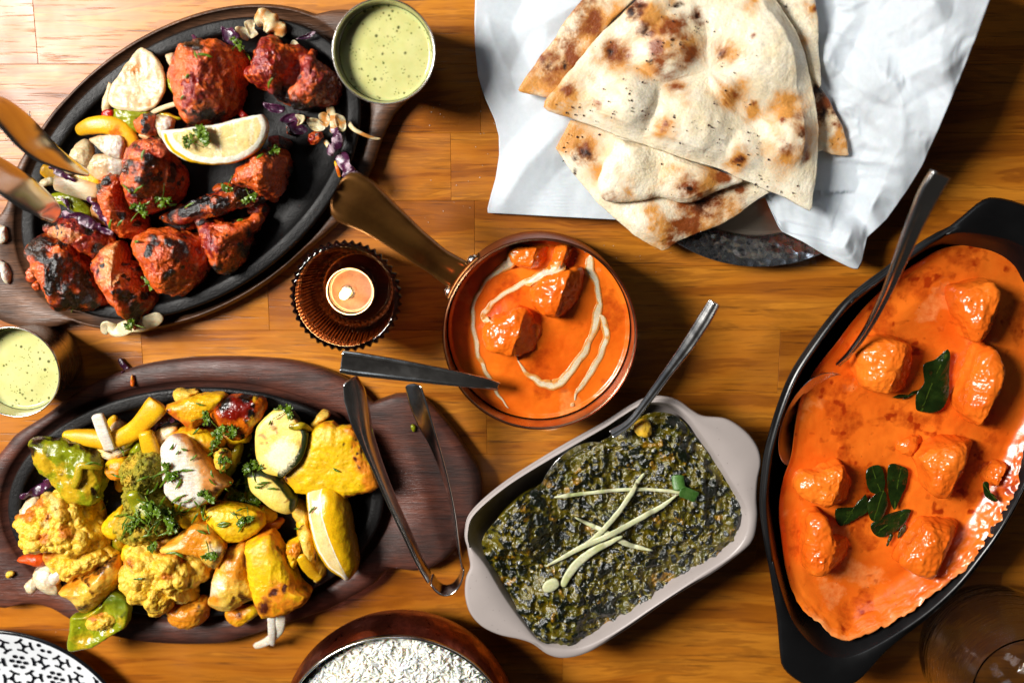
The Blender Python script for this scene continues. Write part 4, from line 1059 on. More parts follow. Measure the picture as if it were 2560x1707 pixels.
# ------------------------------------------------------------------ copper bowl of rice
def ricebowl():
    z = .062
    c = W(992, 1861, z); R = np.linalg.norm(W(992 + 292, 1861, z) - c)
    o3 = np.array([c[0], c[1], 0.]); t = empty('rice_bowl', o3, 'hammered copper bowl with a steel rim full of white rice at the bottom edge', 'bowl')
    lathe('copper_body', c, arc([(R * .6, 0), (R * .72, .001), (R * .93, .014), (R * 1.02, .030), (R * 1.04, .040), (R * 1.03, .052), (R * 1.005, z - .002)], 8), 'hammer_copper', t, 260, True, False)
    lathe('steel_rim', c, arc([(R * 1.003, z - .003), (R * 1.006, z), (R * .998, z + .0012), (R * .985, z + .0008), (R * .975, z - .003), (R * .955, z - .010), (R * .93, z - .016), (R * .8, z - .03), (R * .4, z - .042)], 6), 'steel', t, 200, False, True)
    zr = z - .0088; Rr = R * .93
    r = np.random.default_rng(3); V = []; F = []; F3 = []
    n, m = 7, 6; ang = np.linspace(0, 2 * math.pi, m, endpoint=False); u = np.linspace(-1, 1, n)
    rad = np.sqrt(np.clip(1 - np.abs(u) ** 3.2, .05, 1)); f4, _ = ringfaces(n, m, 0)
    dome = lambda q_: zr + .010 * (1 - (q_ / Rr) ** 2) ** .8
    cnt = 0
    while cnt < 4600:
        x, y = r.uniform(-Rr, Rr, 2)
        d = math.hypot(x, y)
        if d > Rr * .985 or (y < -.02 and r.random() < .6): continue
        L, wd = r.uniform(.0022, .0050), r.uniform(.00082, .00115); bend = r.normal(0, .42)
        yaw, pit = r.uniform(0, 2 * math.pi), r.normal(0, .24)
        ax = np.array([math.cos(yaw) * math.cos(pit), math.sin(yaw) * math.cos(pit), math.sin(pit)])
        sd = np.cross(ax, [0, 0, 1]); sd /= np.linalg.norm(sd); up = np.cross(sd, ax)
        o = np.array([c[0] + x, c[1] + y, dome(d) + r.normal(0, .0010) + .0018 * math.sin(x * 260) * math.cos(y * 230)])
        base = len(V) * (n * m)
        P = o + np.outer(u * L, ax) + np.outer((u ** 2) * L * bend, sd)
        ringp = P[:, None, :] + (rad * wd)[:, None, None] * (np.cos(ang)[None, :, None] * sd + np.sin(ang)[None, :, None] * up)
        V.append(ringp.reshape(-1, 3)); F.append(f4 + base); cnt += 1
    V = np.concatenate(V)
    g = put('rice_grains', V, np.concatenate(F), None, 'rice'); tag(g, 'loose long white rice grains heaped in the copper bowl', 'rice', None, 'stuff')
    lathe('rice_heap', c, arc([(Rr * .9, zr - .012), (Rr * .99, zr - .003), (Rr * .9, dome(Rr * .9) - .0005), (Rr * .6, dome(Rr * .6) - .0005), (Rr * .2, dome(Rr * .2) - .0005)], 5), 'rice', g, 90)
ricebowl()

# ------------------------------------------------------------------ patterned plate
def pplate():
    E = np.array([W(a, b, .016)[:2] for a, b in ((0, 1575), (89, 1591), (179, 1633), (238, 1678), (268, 1707))])
    A = np.c_[2 * E, np.ones(len(E))]; s = np.linalg.lstsq(A, (E ** 2).sum(1), rcond=None)[0]
    c = np.array([s[0], s[1], 0]); R = math.sqrt(s[2] + s[0] ** 2 + s[1] ** 2)
    t = empty('patterned_plate', c, 'white plate with a black circle and dot pattern at the bottom left corner', 'plate')
    prof = arc([(R * .6, 0), (R * .68, .002), (R * .86, .0095), (R * .985, .0148), (R, .0158), (R * .988, .0166), (R * .93, .0148), (R * .82, .0110), (R * .62, .0062), (R * .3, .0055)], 5)
    lathe('plate_body', c, prof, 'white', t, 160)
    hz = lambda d: np.interp(d, [0, R * .62, R * .82, R * .93, R * .988], [.0055, .0062, .0110, .0148, .0166]) + .00045
    lathe('dark_edge', c, [(R * .972, .01615), (R * .985, .01705), (R * 1.001, .0166), (R * 1.0025, .0156), (R * .998, .0150)], 'ink', t, 160, False, False)
    v1 = (W(1080, 1707, .013) - W(1080 - 89, 1707 - 42, .013))[:2]; v2 = np.array([v1[0] * .5 + v1[1] * -.866, v1[0] * .866 + v1[1] * .5])
    o = W(39, 1660, .013)[:2]
    V = []; F = []
    def strokes(pts, w, closed=False):
        pts = np.array(pts)
        T_ = np.gradient(pts, axis=0) if not closed else np.roll(pts, -1, 0) - np.roll(pts, 1, 0)
        T_ /= np.linalg.norm(T_, axis=1)[:, None]; N_ = np.stack([-T_[:, 1], T_[:, 0]], -1)
        b = len(V); n = len(pts)
        for p_, n_ in zip(pts, N_):
            for sg_ in (1, -1):
                a = p_ + n_ * w / 2 * sg_; d = math.hypot(*(a - c[:2])); V.append((a[0], a[1], float(hz(d))))
        for i in range(n if closed else n - 1):
            j = (i + 1) % n; F.append((b + 2 * i, b + 2 * i + 1, b + 2 * j + 1, b + 2 * j))
    dots = []
    L_ = np.linalg.norm(v1); inside = lambda p_: np.hypot(*(np.atleast_2d(p_) - c[:2]).T).max() < R * .965
    for i in range(-9, 10):
        for j in range(-9, 10):
            p_ = o + v1 * i + v2 * j
            if np.hypot(*(p_ - c[:2])) > R * 1.1 or p_[1] < -.33: continue
            a0 = math.atan2(v1[1], v1[0])
            for k in range(7):
                d_ = p_ if k == 6 else p_ + .175 * L_ * np.array([math.cos(a0 + k * math.pi / 3 + .3), math.sin(a0 + k * math.pi / 3 + .3)])
                if inside(d_ + (d_ - c[:2]) * .02): dots.append((d_, .056 * L_))
            for k in range(6):
                a = np.linspace(a0 + k * math.pi / 3 - .33, a0 + k * math.pi / 3 + .33, 9) + math.pi / 6
                if k % 2 == 0:
                    pts = p_ + .40 * L_ * np.stack([np.cos(a), np.sin(a)], -1)
                else:
                    pts = p_ + .40 * L_ * np.stack([np.cos(a), np.sin(a)], -1)
                if inside(pts): strokes(pts, .062 * L_)
            for k in range(6):          # knots between three circles
                m_ = p_ + L_ * .577 * np.array([math.cos(a0 + math.pi / 6 + k * math.pi / 3), math.sin(a0 + math.pi / 6 + k * math.pi / 3)])
                if k < 2:
                    if inside(m_): dots.append((m_, .058 * L_))
                e_ = np.array([p_ + .43 * L_ * (m_ - p_) / np.linalg.norm(m_ - p_), m_])
                if inside(e_): strokes(e_, .05 * L_)
    for d_, r_ in dots:
        b = len(V); k = 14
        for a in np.linspace(0, 2 * math.pi, k, endpoint=False):
            x, y_ = d_[0] + r_ * math.cos(a), d_[1] + r_ * math.sin(a); V.append((x, y_, float(hz(math.hypot(x - c[0], y_ - c[1])) + .00006)))
        for i in range(1, k // 2):
            F.append((b + i - 1, b + i, b + k - 1 - i, b + k - i)) if i > 0 else None
    put('printed_pattern', np.array(V), np.array(F), None, 'ink', t, smooth=False)
pplate()

# ------------------------------------------------------------------ water glass
def glass():
    c = W(2432, 1583, .004)
    pr = arc([(.014, .0004), (.022, .0004), (.030, .003), (.0405, .013), (.0468, .030), (.0455, .046), (.0392, .064), (.0345, .0765), (.0339, .0774), (.0332, .0766), (.0379, .064), (.0441, .046), (.0453, .030), (.0390, .0145), (.026, .0070), (.010, .0058)], 7)
    pr = [(a * (1 + .004 * math.sin(b * 900)), b) for a, b in pr]
    o = lathe('drinking_glass', c, pr, 'glass', None, 120)
    tag(o, 'empty clear round bellied drinking glass by the bottom right corner', 'glass')
glass()

# ------------------------------------------------------------------ tongs
def tongs(label, arms, name='tongs'):
    t = empty(name, arms[0]['p'][len(arms[0]['p']) // 2], label, 'tongs')
    for a in arms: strip(a.get('n', 'arm'), a['p'], a['w'], a['t'], 'steel', roll=a['r'], cup=a.get('cup', .1), parent=t, mem=False, na=16, sub=12, e=a.get('e', 3.5), ends=True)
ap = q('S', '876,947 889,985 905,1040 925,1105 952,1175 985,1255 1022,1335 1052,1400 1078,1445')
bp = q('S', '1034,958 1050,1010 1068,1062 1092,1120 1115,1190 1133,1265 1143,1330 1151,1385 1157,1412')
tongs('steel serving tongs lying across the right lug of the vegetable tray', [
    dict(p=pz(ap, [.058, .055, .052, .049, .046, .043, .040, .037, .034]), w=[.010, .017, .019, .016, .014, .0135, .0135, .0135, .0135], t=.0016, r=[.75, .8, 1.0, 1.15, 1.25, 1.3, 1.35, 1.4, 1.45], cup=.08),
    dict(p=pz(bp, [.052, .050, .047, .044, .041, .039, .037, .035, .034]), w=[.013, .0165, .017, .0155, .014, .0135, .0135, .0135, .0135], t=.0016, r=[-.62, -.7, -.85, -1.05, -1.2, -1.3, -1.35, -1.4, -1.45], cup=-.08),
    dict(n='bend', p=pz(q('S', '1078,1445 1094,1466 1112,1475 1132,1470 1149,1450 1157,1425 1157,1412'), [.034, .033, .033, .033, .033, .034, .034]), w=.0135, t=.0016, r=1.45, cup=0., )])
up_ = q('S', '-470,-60 -330,40 -180,150 -60,240 -10,262 35,300 75,342 115,378 160,405 200,424 224,432')
lo_ = q('S', '-480,60 -330,180 -180,300 -60,395 -10,428 40,462 85,495 120,520 146,545')
tongs('steel tongs tips entering from the left edge over the onions', [
    dict(p=pz(up_, [.070, .069, .068, .067, .066, .065, .063, .060, .057, .054, .051]), w=[.016, .017, .018, .020, .023, .026, .027, .025, .018, .012, .006], t=.0012, r=1.2, cup=.02),
    dict(p=pz(lo_, [.070, .069, .068, .066, .064, .062, .058, .055, .051]), w=[.016, .018, .020, .023, .025, .026, .024, .019, .009], t=.0012, r=1.06, cup=.02),
    dict(n='bend', p=pz(q('S', '-470,-60 -520,-70 -545,-20 -530,35 -480,60'), .070), w=.016, t=.0012, r=1.4, cup=0.)])

# ------------------------------------------------------------------ tandoori chicken plate
PXS = None
def chick(px, zb, h, label, char=(), red=(), pale=(), cb=0., rb=0., e=2.4, tilt=(0, 0), amp=1., name='chicken_piece', shape=None, na=190, nr=70, under=.82, teq=.3):
    def masks(V, S, p, seed):
        f1, f2, f3 = fbm(V, 75, 4, seed + 1), fbm(V, 150, 4, seed + 2), fbm(V, 420, 3, seed + 3)
        rd = ridged(V, 130, 3, seed + 50)
        m1 = np.clip(sstep(-.05, .5, f1 + rb + .6 * f3) * .75 + gsp(p, red) * (.8 + f3), 0, 1)
        m2 = np.clip(sstep(.16, .46, f2 + .35 * f1 + cb + .25 * (rd - .2)) + gsp(p, char) * (1.05 + 1.1 * f2), 0, 1.2)
        m3 = np.clip(gsp(p, pale) * (1 + f2), 0, 1) * (m2 < .5)
        return dict(m1=m1, m2=m2, m3=m3)
    return pillow(name, px, zb, h, 'chicken', label, 'chicken', 'tandoori chicken pieces on the iron plate', e=e, teq=teq, na=na, nr=nr,
                  amp=((.0030 * amp, 46, 3), (.0013 * amp, 170, 3), (.0009, 420, 3)), rid=((.0014 * amp, 140, 3),), masks=masks, tilt=tilt, under=under, shape=shape or (ridge(zb, .45) if h > .02 else None))
FLOOR = .0100
Cq = lambda s: q3('C', s); Bq = lambda s: q3('B', s); Aq = lambda s: q3('A', s)
chick(q('B', '235,375 300,350 400,350 530,370 650,420 705,520 690,680 645,850 565,960 430,1045 300,1062 235,1010 175,900 140,780 108,650 125,520 165,430'), FLOOR, .042, 'biggest chicken chunk at the top left standing behind the lemon wedge',
      Bq('300,380,80,.9 340,930,90 430,960,70 290,1010,50'), Bq('370,640,150,.7 500,500,120,.6 520,720,90,.6'), (), -.42, -.16, e=3.2, tilt=(-.12, .03))
chick(q('B', '870,335 960,325 1060,375 1190,400 1245,450 1200,640 1130,800 1010,840 940,790 850,740 735,640 785,560 825,450'), FLOOR, .040, 'steep chicken chunk at the top with a bright left face',
      Bq('1010,780,110 940,800,40'), Bq('1000,500,200,.7'), (), -.35, .1, e=3.0, tilt=(-.2, .05))
chick(q('B', '1220,470 1290,415 1320,500 1400,555 1485,605 1530,700 1500,810 1450,885 1350,905 1200,925 1080,885 1020,830 1120,740 1190,600'), FLOOR, .034, 'red chicken chunk at the top right beside the green sauce cup',
      Bq('1150,890,110 1250,900,60 1100,830,60'), Bq('1350,700,200,.9'), (), -.3, .12, e=2.4)
chick(q('D', '268,185 345,75 430,20 520,-60 610,-115 690,-70 745,30 730,130 690,260 640,300 590,290 520,280 430,225 330,205'), FLOOR, .038, 'orange chicken chunk just right of the lemon wedge',
      Bq('900,1310,45 1120,1480,80 1000,1180,30'), Bq('1080,1250,110,.6'), (), -.38, -.22, e=2.7, tilt=(-.05, 0))
chick(q('C', '1330,490 1400,420 1530,380 1700,310 1900,250 2100,215 2210,255 2250,330 2150,400 2000,430 1850,470 1700,500 1560,530 1420,545'), FLOOR, .031, 'long charred chicken strip across the middle of the plate',
      Cq('1450,460,100 1650,420,90,.8 1850,370,120,.9 2050,330,120 2150,350,100'), (), (), .02, .1, e=2.2)
chick(q('C', '1040,0 1090,-90 1160,-155 1280,-185 1390,-110 1450,-10 1530,100 1525,250 1455,370 1380,420 1220,460 1110,390 1050,260 1015,120'), FLOOR, .042, 'blackened chicken chunk in the centre just left below the lemon wedge',
      Cq('1080,80,110 1250,0,80 1340,-40,60 1180,150,70,.9 1440,60,60 1130,250,60,.8'), Cq('1280,-120,120,.8'), (), -.1, .1, e=2.6)
chick(q('C', '835,215 870,170 915,125 1005,150 1050,250 1100,370 1180,470 1210,620 1090,650 980,600 930,480 880,355'), FLOOR, .036, 'bright orange chicken piece left of the centre beside the peppers',
      Cq('850,230,60 1090,540,40 970,470,25 1190,620,40'), (), (), -.42, -.35, e=2.6, tilt=(0, .05))
chick(q('C', '1155,655 1250,600 1380,575 1500,610 1625,650 1705,760 1725,880 1690,985 1600,1085 1480,1125 1360,1095 1280,990 1220,860 1160,760'), FLOOR, .040, 'rounded chicken chunk at the lower middle with a charred top',
      Cq('1300,680,60 1420,690,70 1500,780,80,.9 1280,760,40 1400,960,60,.8'), Cq('1550,720,100,.6'), (), -.34, -.25, e=2.8, tilt=(-.12, 0))
chick(q('C', '1655,490 1750,480 1900,515 2050,510 2175,485 2140,580 2090,660 2070,800 1985,910 1900,965 1800,905 1740,780 1690,640'), FLOOR, .036, 'red wedge shaped chicken piece at the lower right end of the group',
      Cq('1700,500,50 2060,780,80 1960,940,80 2050,600,50,.7 1830,900,60'), Cq('1850,720,120,.5'), (), -.28, .0, e=2.3)
chick(q('C', '215,760 280,680 380,640 480,680 560,675 640,740 705,850 745,1000 790,1100 860,1180 800,1235 650,1255 540,1255 470,1165 395,1060 335,930 255,830'), FLOOR, .038, 'most blackened chicken chunk at the lower left edge of the plate',
      Cq('330,720,110 260,780,70 540,700,50 480,900,110 600,860,90 590,1020,100 450,1000,90 560,1180,120 720,1150,90'), (), (), .06, .2, e=2.8)
chick(q('C', '350,560 420,505 560,485 700,520 820,590 925,660 900,780 800,835 700,735 540,650 430,610'), FLOOR + .006, .028, 'dark red chicken piece under the lower tong tip',
      Cq('750,620,50 820,790,70 680,560,50,.7 370,560,60'), Cq('600,560,160,.9 760,690,120,.8'), Cq('500,630,70,.9 600,670,50'), -.2, .3, e=2.3)
chick(q('C', '780,835 870,715 1000,695 1050,850 1130,900 1165,1010 1250,1080 1295,1180 1255,1280 1160,1350 1130,1440 1105,1400 1060,1320 1005,1220 920,1100 850,980'), FLOOR, .036, 'long pale chicken drumstick piece pointing down at the lower edge',
      Cq('1110,1330,70 1180,1140,50 1050,1150,70,.9 1170,930,50,.8 1100,1250,60'), (), Cq('920,800,130,1 880,900,90,1 1000,950,110,.7 900,1010,70,.9'), -.28, -.1, e=2.4, tilt=(-.05, 0))
chick(q('A', '1150,1000 1230,960 1310,970 1300,1050 1330,1110 1260,1120 1190,1100 1150,1060'), .026, .012, 'small crumbly red chicken bit by the onion above the lemon wedge', Aq('1270,970,40 1260,1070,30'), (), (), -.1, .2, na=90, nr=30)
chick(q('B', '1240,1130 1300,1100 1360,1110 1370,1160 1320,1210 1270,1210'), .020, .010, 'small crisp red chicken crumb among the purple cabbage at the right', (), (), (), -.3, .3, na=80, nr=26)
chick(q('A', '1160,1180 1250,1150 1350,1190 1400,1290 1350,1330 1240,1320 1170,1270'), .038, .014, 'rough red brown chicken knob under the lower left corner of the lemon wedge', (), (), (), -.05, .35, na=100, nr=34)
chick(q('A', '870,1540 930,1470 1000,1490 1000,1560 900,1600'), .030, .010, 'small dark chicken fragment left of the blackened chunk', Aq('900,1530,50'), (), (), .1, .2, na=80, nr=26)
chick(q('C', '2040,-120 2160,-60 2230,60 2290,180 2330,330 2260,350 2180,240 2100,100'), FLOOR, .022, 'shadowed chicken piece at the right below the purple cabbage', (), (), (), .05, .3, na=100, nr=34)
for s, lb in (('245,935 285,925 290,975 260,990', 'upper orange chicken crumb on the tray groove at the lower left'), ('290,1040 320,1020 350,1045 325,1080 300,1075', 'lower orange chicken crumb on the tray groove at the lower left')):
    chick(q('C', s), .0128, .006, lb, (), (), (), -.6, -.1, na=40, nr=14, name='chicken_crumb')

# onions, peppers and cabbage under the chicken
def veg(name, px, zb, h, mat, label, cat, group, m1=(), m2=(), m3=(), amp=.0009, e=2.6, tilt=(0, 0), shape=None, na=110, nr=36, cb=None, cup=0., under=.8, sharp=False, mem=True, teq=.35, rid=((.0005, 170, 2),), edge=.8):
    def masks(V, S, p, seed):
        f, g = fbm(V, 130, 4, seed), fbm(V, 50, 3, seed + 4)
        r = dict(m1=gsp(p, m1) * (1 + .7 * f) + (.55 * sstep(.15, .55, g + .4 * f) if cb is None else cb * sstep(-.1, .5, g + .4 * f)), m2=gsp(p, m2) * (1 + .9 * f), m3=gsp(p, m3) * (1 + .5 * f))
        ed = sstep(.78, .98, S) * (S < 1.4)
        if mat in ('paneer', 'onion', 'tonion', 'ypep') and edge:
            r['m1'] = r['m1'] + edge * ed * (.35 + 1.1 * f); r['m2'] = r['m2'] + edge * 1.25 * ed * sstep(.22, .5, g + .7 * f)
        return {k: np.clip(v, 0, 1.2) for k, v in r.items()}
    def sh(V, S, p):
        V = V.copy()
        if cup: V[:, 2] += cup * np.clip(S, 0, 1) ** 2 * (S <= 1.001) + cup * (S > 1.001)
        return shape(V, S, p) if shape else V
    return pillow(name, px, zb, h, mat, label, cat, group, e=e, teq=teq, na=na, nr=nr, amp=((amp * 1.2, 60, 3), (amp * .5, 200, 3), (.0002, 600, 2)), masks=masks, tilt=tilt, shape=sh, under=under, sharp=sharp, mem=mem, rid=rid)
GO1, GO2 = 'onion pieces on the chicken plate', 'onion pieces on the vegetable plate'
GPq1, GPq2 = 'pepper pieces on the chicken plate', 'pepper pieces on the vegetable plate'
veg('onion_slice', q('A', '1170,403 1230,415 1295,455 1370,570 1397,700 1365,840 1260,935 1100,930 960,905 920,790 1000,640 1090,520'), .0225, .0055, 'onion', 'large translucent onion slice with one burnt orange spot at the upper left', 'onion', GO1,
    Aq('1135,600,75 1240,880,60 1130,830,150,.35'), Aq('1140,610,34,.55'), edge=0, cb=.15, e=4., cup=.002, tilt=(.02, -.1))
veg('onion_strip', q('A', '920,708 938,722 932,880 905,938 862,934 880,820'), .024, .004, 'onion', 'narrow curled onion strip along the left of the large onion slice', 'onion', GO1, na=60, nr=16)
veg('pepper_piece', q('A', '958,918 1050,898 1180,908 1275,945 1245,1010 1170,1112 1080,1100 980,1040 945,975'), .022, .008, 'gpep', 'oval green pepper piece below the large onion slice', 'pepper', GPq1, cb=.2)
strip('pepper_strip', pz(q('A', '650,1105 760,1060 900,1050 1020,1090 1090,1180 1130,1290'), [.024, .028, .029, .028, .027, .025]), [.006, .0105, .0115, .0115, .011, .008], .006, 'ypep', 'curved yellow pepper strip around the white onion chunk', 'pepper', GPq1, masks=lambda V, u, p, s: dict(m1=.7 * sstep(.1, .5, fbm(V, 120, 3, 5))))
veg('onion_chunk', q('A', '755,1165 900,1135 1020,1148 1042,1240 1020,1335 900,1295 820,1230'), .026, .009, 'onion', 'bright white onion chunk inside the curve of the yellow pepper', 'onion', GO1, m3=Aq('940,1230,120'), cb=.1, e=3.2)
veg('onion_chunk', q('A', '588,1295 680,1178 760,1190 785,1300 745,1395 640,1462 538,1445'), .021, .010, 'onion', 'grey translucent onion chunk under the upper tong tip', 'onion', GO1, cb=.25)
veg('onion_chunk', q('A', '740,1330 900,1285 1065,1320 1045,1440 1000,1530 880,1530 750,1450'), .020, .010, 'onion', 'peach stained onion chunk left of the blackened chicken', 'onion', GO1, Aq('820,1420,100,.7 950,1380,30'), m3=Aq('980,1400,90'))
veg('pepper_bit', q('A', '870,935 955,928 948,1005 872,1002'), .024, .006, 'redpep', 'tiny red pepper square left of the green pepper piece', 'pepper', GPq1, na=50, nr=16, e=4)
veg('onion_chunk', q('A', '1295,990 1400,968 1465,1010 1442,1100 1395,1175 1340,1130'), .024, .010, 'onion', 'white onion chunk tucked left of the top of the lemon wedge', 'onion', GO1, m3=Aq('1390,1050,80'), cb=.15)
veg('onion_chunk', q('A', '1400,470 1450,440 1490,470 1480,580 1440,560'), .018, .012, 'onion', 'shaded onion piece left of the biggest chicken chunk', 'onion', GO1, na=60, nr=20)
veg('pepper_piece', q('A', '1405,670 1440,655 1490,700 1490,800 1450,780'), .018, .010, 'gpep', 'green pepper sliver squeezed against the biggest chicken chunk', 'pepper', GPq1, na=60, nr=20)
veg('pepper_piece', q('A', '1320,945 1420,950 1500,985 1530,1000 1480,1010 1400,985'), .022, .005, 'gpep', 'thin yellow green pepper sliver above the white onion', 'pepper', GPq1, m1=Aq('1400,970,100'), na=60, nr=20)
veg('onion_chunk', q('A', '1170,1130 1240,1120 1330,1140 1350,1180 1250,1190'), .024, .008, 'onion', 'peach onion slip above the red brown chicken knob', 'onion', GO1, Aq('1250,1150,80,.7'), na=60, nr=20)
strip('pepper_strip', pz(q('C', '345,65 430,105 560,150 700,175 850,200'), [.026, .025, .024, .024, .023]), [.006, .011, .0125, .0135, .011], .005, 'ypep', 'straight yellow pepper strip lying over the peach onion strip', 'pepper', GPq1)
strip('onion_strip', pz(q('C', '455,185 560,205 700,250 840,290'), [.025, .026, .026, .025]), [.010, .0125, .0125, .012], .006, 'onion', 'peach coloured onion strip above the green pepper', 'onion', GO1, masks=lambda V, u, p, s: dict(m1=.35 + .5 * fbm(V, 140, 3, 2)))
veg('pepper_piece', q('C', '428,295 560,268 660,305 765,420 790,505 700,475 560,400 460,350'), .022, .007, 'gpep', 'larger green pepper piece near the lower tong tip', 'pepper', GPq1, cb=.3)
veg('onion_chunk', q('C', '340,190 440,130 470,180 380,220'), .022, .006, 'onion', 'pale onion end at the left rim of the chicken plate', 'onion', GO1, na=60, nr=20)
veg('onion_chunk', q('C', '760,400 840,340 880,400 920,490 940,560 860,540 780,470'), .020, .008, 'onion', 'peach onion chunk behind the purple strands', 'onion', GO1, Cq('860,450,80,.6'), na=80, nr=24)
for s, tg, z, w, lb in (
    ('515,455 600,465 700,500 790,550 850,585 955,615', 'C', [.031, .033, .034, .034, .033, .034], [.004, .0065, .0075, .007, .006, .003], 'thick purple cabbage strand left of the centre of the chicken plate'),
    ('735,310 780,370 830,425 880,500 935,580', 'C', [.030, .032, .033, .034, .034], [.003, .005, .005, .005, .003], 'thin pale purple strand crossing the thick one'),
    ('430,40 470,90 560,140 640,180', 'C', [.029, .030, .0305, .029], [.006, .005, .004, .002], 'dark red cabbage shred on the yellow pepper strip'),
    ('510,320 560,360 580,420', 'C', [.030, .031, .030], [.003, .003, .002], 'short dark shred on the green pepper piece')):
    strip('cabbage_shred', pz(q(tg, s), z), w, .0013, 'purple', lb, 'cabbage', 'purple cabbage shreds on the chicken plate', wiggle=.7, na=10, masks=lambda V, u, p, s: dict(m1=.9 * sstep(-.1, .4, fbm(V * np.array([1, 1, 0]), 350, 2, 8))))
strip('onion_thread', pz(q('A', '1255,955 1370,905 1490,868'), [.026, .03, .034]), .0030, .002, 'onion', 'thin pale onion thread touching the biggest chicken chunk', 'onion', GO1, na=8)
GC = 'purple cabbage shreds on the chicken plate'
def lf(name, px, z, mat, label, cat, grp, w=.004, m=.4, seed=1, h=.0015):
    def sh(V, S, p):
        V = V.copy(); V[:, 2] += .7 * w * fbm(V * np.array([1, .5, 1]), 120, 2, seed) + w * .5 * np.clip(S, 0, 1); return V
    pillow(name, px, z, h, mat, label, cat, grp, e=4, na=80, nr=20, shape=sh, amp=((.0007, 130, 3), (.0004, 320, 2)), masks=lambda V, S, p, s: dict(m1=m * sstep(-.1, .4, fbm(V, 200, 3, s))), mem=True, tilt=(1e-6, 0))
lf('cabbage_leaf', q('B', '525,228 570,245 625,240 655,275 680,315 650,385 565,360 535,290'), .026, 'purple', 'glossy dark purple cabbage leaf above the biggest chicken chunk', 'cabbage', GC, m=.05, seed=2, w=.007)
lf('onion_slip', q('B', '645,240 730,230 755,270 745,340 690,330'), .022, 'onion', 'pale onion slip right of the purple cabbage leaf at the top', 'onion', GO1, seed=3)
lf('onion_slip', q('B', '725,195 800,178 810,250 838,295 780,332 750,270'), .025, 'onion', 'white onion slip with a purple edge leaning on the top rim', 'onion', GO1, seed=4, w=.006)
strip('onion_skin', pz(q('B', '790,165 860,160 930,190 985,250 1020,320'), [.024, .026, .027, .026, .024]), [.008, .012, .013, .011, .005], .0014, 'onion', 'dry charred onion skin arched over the top rim of the chicken plate', 'onion', GO1, cup=.2, wiggle=.4, masks=lambda V, u, p, s: dict(m1=.8 * sstep(-.2, .3, fbm(V, 200, 3, 5)), m2=.9 * sstep(.1, .4, fbm(V, 160, 3, 9))))
lf('cabbage_shred', q('B', '1145,330 1220,300 1300,265 1310,285 1260,325 1180,338'), .0235, 'purple', 'pale edged purple sliver on the top right rim near the sauce cup', 'cabbage', GC, m=1., seed=6)
lf('onion_slip', q('B', '1100,365 1130,340 1175,375 1170,390 1110,395'), .024, 'onion', 'small tan onion tip behind the steep chicken chunk', 'onion', GO1, seed=7)
for s, lb, m in (('1020,1010 1080,960 1150,955 1160,1000 1080,1040', 'dark purple cabbage fold below the red chunk at the right', .1), ('1080,1030 1160,1020 1240,1090 1200,1130 1110,1110', 'wavy purple cabbage piece right of the lemon wedge', .4), ('880,870 960,880 1050,900 1040,950 940,940', 'purple cabbage scrap between the top chicken chunks', .2)):
    lf('cabbage_leaf', q('B', s), .024, 'purple', lb, 'cabbage', GC, m=m, seed=len(lb), w=.006)
for s, lb in (('1150,965 1230,980 1215,1030 1160,1060 1180,1020', 'small white onion curl right of the dark purple fold'), ('1240,1010 1320,1000 1390,1060 1370,1100 1280,1095', 'white onion piece under the red chunk at the right'), ('1340,960 1400,950 1430,1010 1410,1070 1350,1040', 'orange stained onion piece at the right of the chicken plate'), ('1490,960 1560,1000 1560,1090 1510,1100 1480,1030', 'shaded onion petal at the right rim of the chicken plate')):
    lf('onion_slip', q('B', s), .025, 'onion', lb, 'onion', GO1, m=.9, seed=len(lb), w=.007, h=.0016)
for s, z, w, mt, nm, lb, g in (
    ('1580,1020 1620,1080 1700,1125 1790,1160 1855,1166', [.024, .028, .028, .026, .0245], [.003, .0028, .0024, .002, .0012], 'onion', 'onion_thread', 'thin pale thread hanging over the right rim of the chicken plate', GO1),
    ('1420,890 1445,980 1460,1060 1440,1120', [.022, .026, .028, .026], [.005, .0055, .005, .003], 'onion', 'onion_thread', 'broad pale thread below the sauce cup', GO1),
    ('1450,1060 1480,1130 1485,1210 1430,1260 1440,1310', [.027, .029, .030, .029, .026], [.004, .007, .007, .006, .003], 'purple', 'cabbage_shred', 'looped purple cabbage ribbon at the right of the chicken plate', GC),
    ('1510,1280 1560,1400 1600,1470 1650,1490 1640,1550 1600,1580', [.024, .027, .028, .027, .024, .02], [.008, .0105, .009, .008, .009, .006], 'purple', 'cabbage_shred', 'large curled pale purple ribbon drooping off the right rim', GC),
    ('1470,1350 1490,1420 1510,1490', [.022, .024, .022], [.002, .0024, .002], 'ypep', 'pepper_thread', 'thin yellow thread beside the drooping purple ribbon', GPq1),
    ('1380,1180 1410,1220 1430,1260', [.022, .025, .023], [.003, .003, .002], 'onion', 'onion_thread', 'short pale thread left of the looped purple ribbon', GO1),
    ('270,295 295,330 305,355', [.03, .034, .036], [.002, .003, .002], 'purple', 'cabbage_shred', 'tiny curled shred sticking up behind the biggest chicken chunk', GC),
    ('660,930 700,970 740,995', [.024, .026, .024], [.004, .004, .003], 'redpep', 'pepper_strip', 'short red pepper strip above the top edge of the lemon wedge', GPq1)):
    strip(nm, pz(q('B', s), z), w, .0013, mt, lb, {'on': 'onion', 'ca': 'cabbage', 'pe': 'pepper'}[nm[:2]], g, wiggle=.5 if mt == 'purple' else .1, na=10, masks=lambda V, u, p, s: dict(m1=.8 * sstep(-.25, .3, fbm(V, 300, 2, 8))))
strip('onion_strip', pz(q('C', '870,1460 900,1380 980,1430 1100,1390 1250,1360 1360,1300'), [.013, .019, .019, .0225, .0225, .0225]), [.005, .007, .0085, .010, .011, .006], .0016, 'onion', 'long pale onion strip hanging over the bottom rim of the chicken plate', 'onion', GO1, wiggle=.5)

